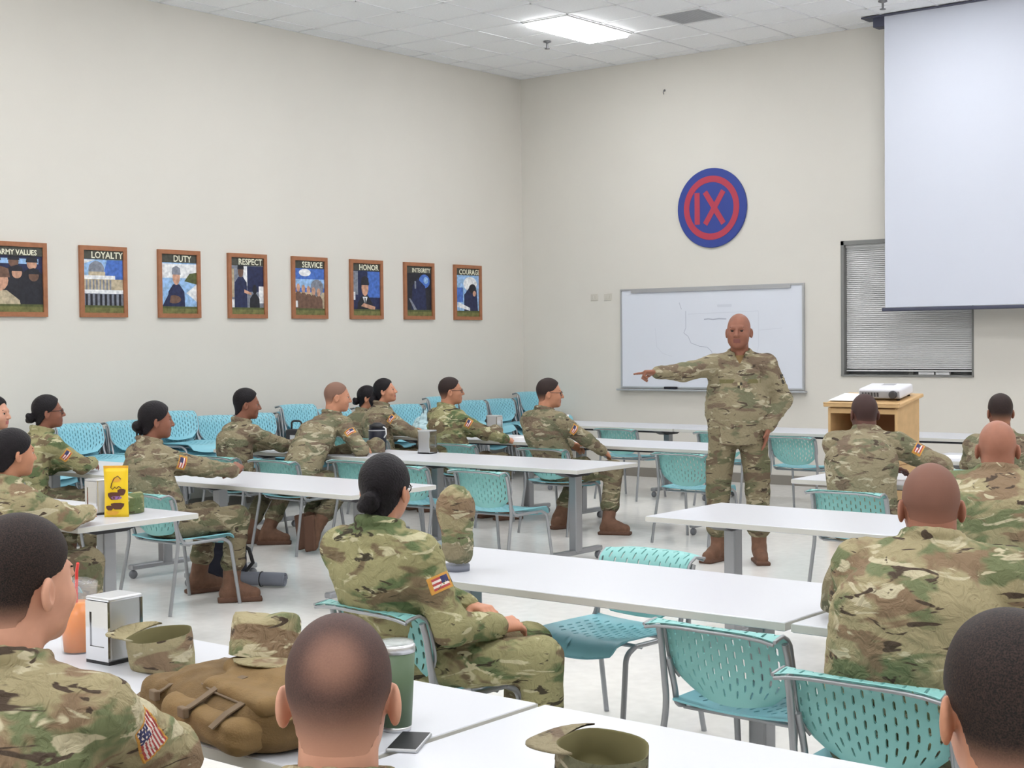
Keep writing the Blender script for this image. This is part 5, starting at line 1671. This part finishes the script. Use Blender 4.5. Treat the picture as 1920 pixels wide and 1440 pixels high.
blob(0.1, 0.20, 0.35, 0.012, 'bag_gold', 'printed_biscuit', j=0.2)
def on_curve(pts): return [tuple(np.array(on_bag(u, z))+np.array((0, -0.002, 0))) for u, z in pts]
MB().tube(on_curve([(0.45, 0.205), (0.2, 0.222), (-0.1, 0.21), (-0.3, 0.18), (-0.35, 0.16), (-0.2, 0.152), (0.0, 0.165), (0.1, 0.155), (0.3, 0.168), (0.5, 0.155)]), 0.0024, 6).build('printed_lettering', 'bag_brown', o)

# ------------------------------------------------------------------ tan backpack on the front table
o = empty('backpack', (9.04, -12.455, TZ), math.radians(-14)); o.scale = (1, 1, 0.78); tag(o, 'tan military backpack lying on the foreground table', 'backpack')
F = grid((-0.34, -0.24, 0.0), (0.34, 0.24, 0.24), 0.007)
F.rbox((0.02, 0.02, 0.088), (0.26, 0.165, 0.085), 0.06, 0.02)
F.rbox((0.0, -0.10, 0.075), (0.245, 0.085, 0.07), 0.055, 0.03)
F.folds(0.007, 0.12, 5, 5); F.clip(2, 0.0)
field_obj('main_bag', F, 'coyote', o)
F = grid((-0.34, -0.26, 0.05), (0.34, 0.24, 0.27), 0.007)
F.rbox((0.08, 0.05, 0.165), (0.19, 0.12, 0.045), 0.04, 0.02)
F.rbox((0.12, -0.06, 0.15), (0.16, 0.09, 0.03), 0.028, 0.03)
F.folds(0.007, 0.11, 6, 5)
field_obj('top_pocket', F, 'coyote_light', o)
F = grid((-0.36, -0.26, 0.0), (-0.08, 0.06, 0.2), 0.007)
F.rbox((-0.225, -0.10, 0.075), (0.075, 0.10, 0.06), 0.04, 0.02); F.folds(0.006, 0.09, 9, 5); F.clip(2, 0.0)
field_obj('side_pocket', F, 'coyote', o)
F = grid((-0.2, -0.26, 0.0), (0.32, 0.0, 0.15), 0.007)
F.rbox((0.06, -0.165, 0.065), (0.20, 0.05, 0.055), 0.04, 0.02); F.folds(0.006, 0.10, 12, 5); F.clip(2, 0.0)
field_obj('front_pocket', F, 'coyote_light', o)
def strap(pts, wd=0.026, name='strap', mname='strap_tan', t=0.004):
    m = MB(); P = [V3(*p) for p in pts]; vs = []
    for i, p in enumerate(P):
        d = unit(P[min(i+1, len(P)-1)]-P[max(i-1, 0)]); s = unit(np.cross(d, V3(0, -0.35, 1))); n = np.cross(s, d)
        for a, b in ((-1, -1), (1, -1), (1, 1), (-1, 1)): vs.append(p+s*wd/2*a+n*t/2*b)
    fs = [(i*4+k, i*4+(k+1) % 4, i*4+4+(k+1) % 4, i*4+4+k) for i in range(len(P)-1) for k in range(4)]+[(3, 2, 1, 0), tuple(range(len(vs)-4, len(vs)))]
    m.add(vs, fs).build(name, mname, o)
strap([(-0.19, 0.0, 0.172), (-0.17, -0.10, 0.155), (-0.165, -0.17, 0.125), (-0.17, -0.205, 0.10)])
strap([(0.06, -0.05, 0.19), (0.05, -0.14, 0.165), (0.04, -0.20, 0.12), (0.03, -0.225, 0.10)])
strap([(-0.30, -0.06, 0.12), (-0.31, -0.14, 0.09), (-0.29, -0.21, 0.05), (-0.26, -0.24, 0.01)], 0.03)
strap([(0.20, -0.02, 0.185), (0.19, -0.12, 0.168), (0.185, -0.19, 0.125), (0.18, -0.225, 0.09)])
strap([(-0.10, 0.08, 0.205), (0.0, 0.02, 0.212), (0.12, -0.03, 0.205), (0.24, -0.06, 0.185)], 0.02, 'flap_piping', 'coyote')
strap([(0.26, 0.12, 0.14), (0.30, 0.02, 0.15), (0.29, -0.1, 0.12)], 0.05, 'shoulder_strap', 'coyote')
for bx_, by_, bz_ in ((-0.17, -0.205, 0.098), (0.03, -0.222, 0.098)):
    MB().rbox((-0.018, -0.008, -0.016), (0.018, 0.008, 0.016), 0.004, M=Matrix.Translation((bx_, by_, bz_))).build('buckle', 'strap_tan', o)
MB().tube([(-0.02, 0.13, 0.185), (-0.015, 0.135, 0.215), (-0.01, 0.13, 0.245)], 0.005, 6).build('zip_pull', 'strap_tan', o)
m = MB().tube([(-0.22, -0.075, 0.148), (-0.1, -0.13, 0.15), (0.05, -0.155, 0.15), (0.2, -0.15, 0.145)], 0.0035, 6)
m.build('zip', 'strap_tan', o)

# ------------------------------------------------------------------ bags on the floor and far tables
o = empty('floor_backpack', (3.78, -8.16, 0), math.radians(15)); tag(o, 'black backpack on the floor behind the legs of the woman with a looped bun', 'backpack')
F = grid((-0.2, -0.14, 0.0), (0.2, 0.14, 0.46), 0.009)
F.rbox((0, 0, 0.20), (0.15, 0.095, 0.20), 0.06, 0.02); F.rbox((0, -0.1, 0.13), (0.11, 0.03, 0.11), 0.03, 0.02); F.folds(0.006, 0.12, 4, 4); F.clip(2, 0.0)
field_obj('bag_body', F, 'navy_fabric', o)
MB().tube([(0.13, -0.03, 0.30), (0.24, -0.05, 0.25), (0.27, -0.05, 0.16), (0.22, -0.06, 0.10), (0.25, -0.06, 0.06)], 0.014, 8).build('shoulder_strap', 'black_plastic', o)
MB().tube([(-0.05, 0.03, 0.40), (-0.03, 0.03, 0.435), (0.03, 0.03, 0.435), (0.05, 0.03, 0.40)], 0.008, 8).build('grab_handle', 'black_plastic', o)
o = empty('rolled_mat', (4.12, -8.12, 0), math.radians(25)); tag(o, 'grey rolled mat on the floor beside the brown boot', 'mat')
pr = []
for k in range(40):
    a = k*0.45; r = 0.048-0.00085*k; pr.append((r*math.cos(a), r*math.sin(a)))
m = MB(); L0, L1 = -0.17, 0.17; vs = []
for x, z in pr: vs += [(L0, x, 0.05+z), (L1, x, 0.05+z)]
m.add(vs, [(2*k, 2*k+1, 2*k+3, 2*k+2) for k in range(39)], 0, True)
ob = m.build('roll', 'grey_mat', o); sm_ = ob.modifiers.new('solid', 'SOLIDIFY'); sm_.thickness = 0.004
MB().tube([(0.0, 0.05*math.cos(a), 0.05+0.051*math.sin(a)) for a in np.linspace(0, 2*PI, 17)], 0.004, 6, cap=False).build('elastic_band', 'black_plastic', o)
o = empty('plastic_bag', (1.78, -3.92, TZ)); tag(o, 'crumpled pale blue plastic bag between the ponytail woman and the olive-clad man', 'bag')
F = grid((-0.14, -0.12, 0.0), (0.14, 0.12, 0.3), 0.007)
F.ell((0, 0, 0.06), (0.115, 0.09, 0.075), 0.02); F.ell((-0.04, 0.02, 0.11), (0.06, 0.05, 0.06), 0.03); F.cone((0.02, 0, 0.12), (0.055, 0, 0.22), 0.05, 0.02, 0.03)
F.folds(0.017, 0.09, 31, 6); F.clip(2, 0.0)
field_obj('bag_body', F, 'plastic_bag', o)
MB().tube([(0.055, 0, 0.21), (0.08, 0.0, 0.235), (0.075, 0.0, 0.255), (0.045, 0, 0.225)], 0.006, 6).build('tied_handle', 'plastic_bag', o)
o = empty('black_case', (1.92, -5.74, TZ), 0.2); tag(o, 'black case with a raised handle behind the hunched shaven man', 'case')
MB().rbox((-0.09, -0.06, 0.0), (0.09, 0.06, 0.15), 0.02, 3).build('case_body', 'black_plastic', o)
MB().tube(bezier_pts([(-0.055, 0, 0.145), (-0.055, 0, 0.225), (0.055, 0, 0.225), (0.055, 0, 0.145)]), 0.009, 8).build('handle', 'black_plastic', o)
MB().rbox((-0.03, -0.066, 0.06), (0.03, -0.058, 0.1), 0.004).build('clasp', 'aluminium', o)
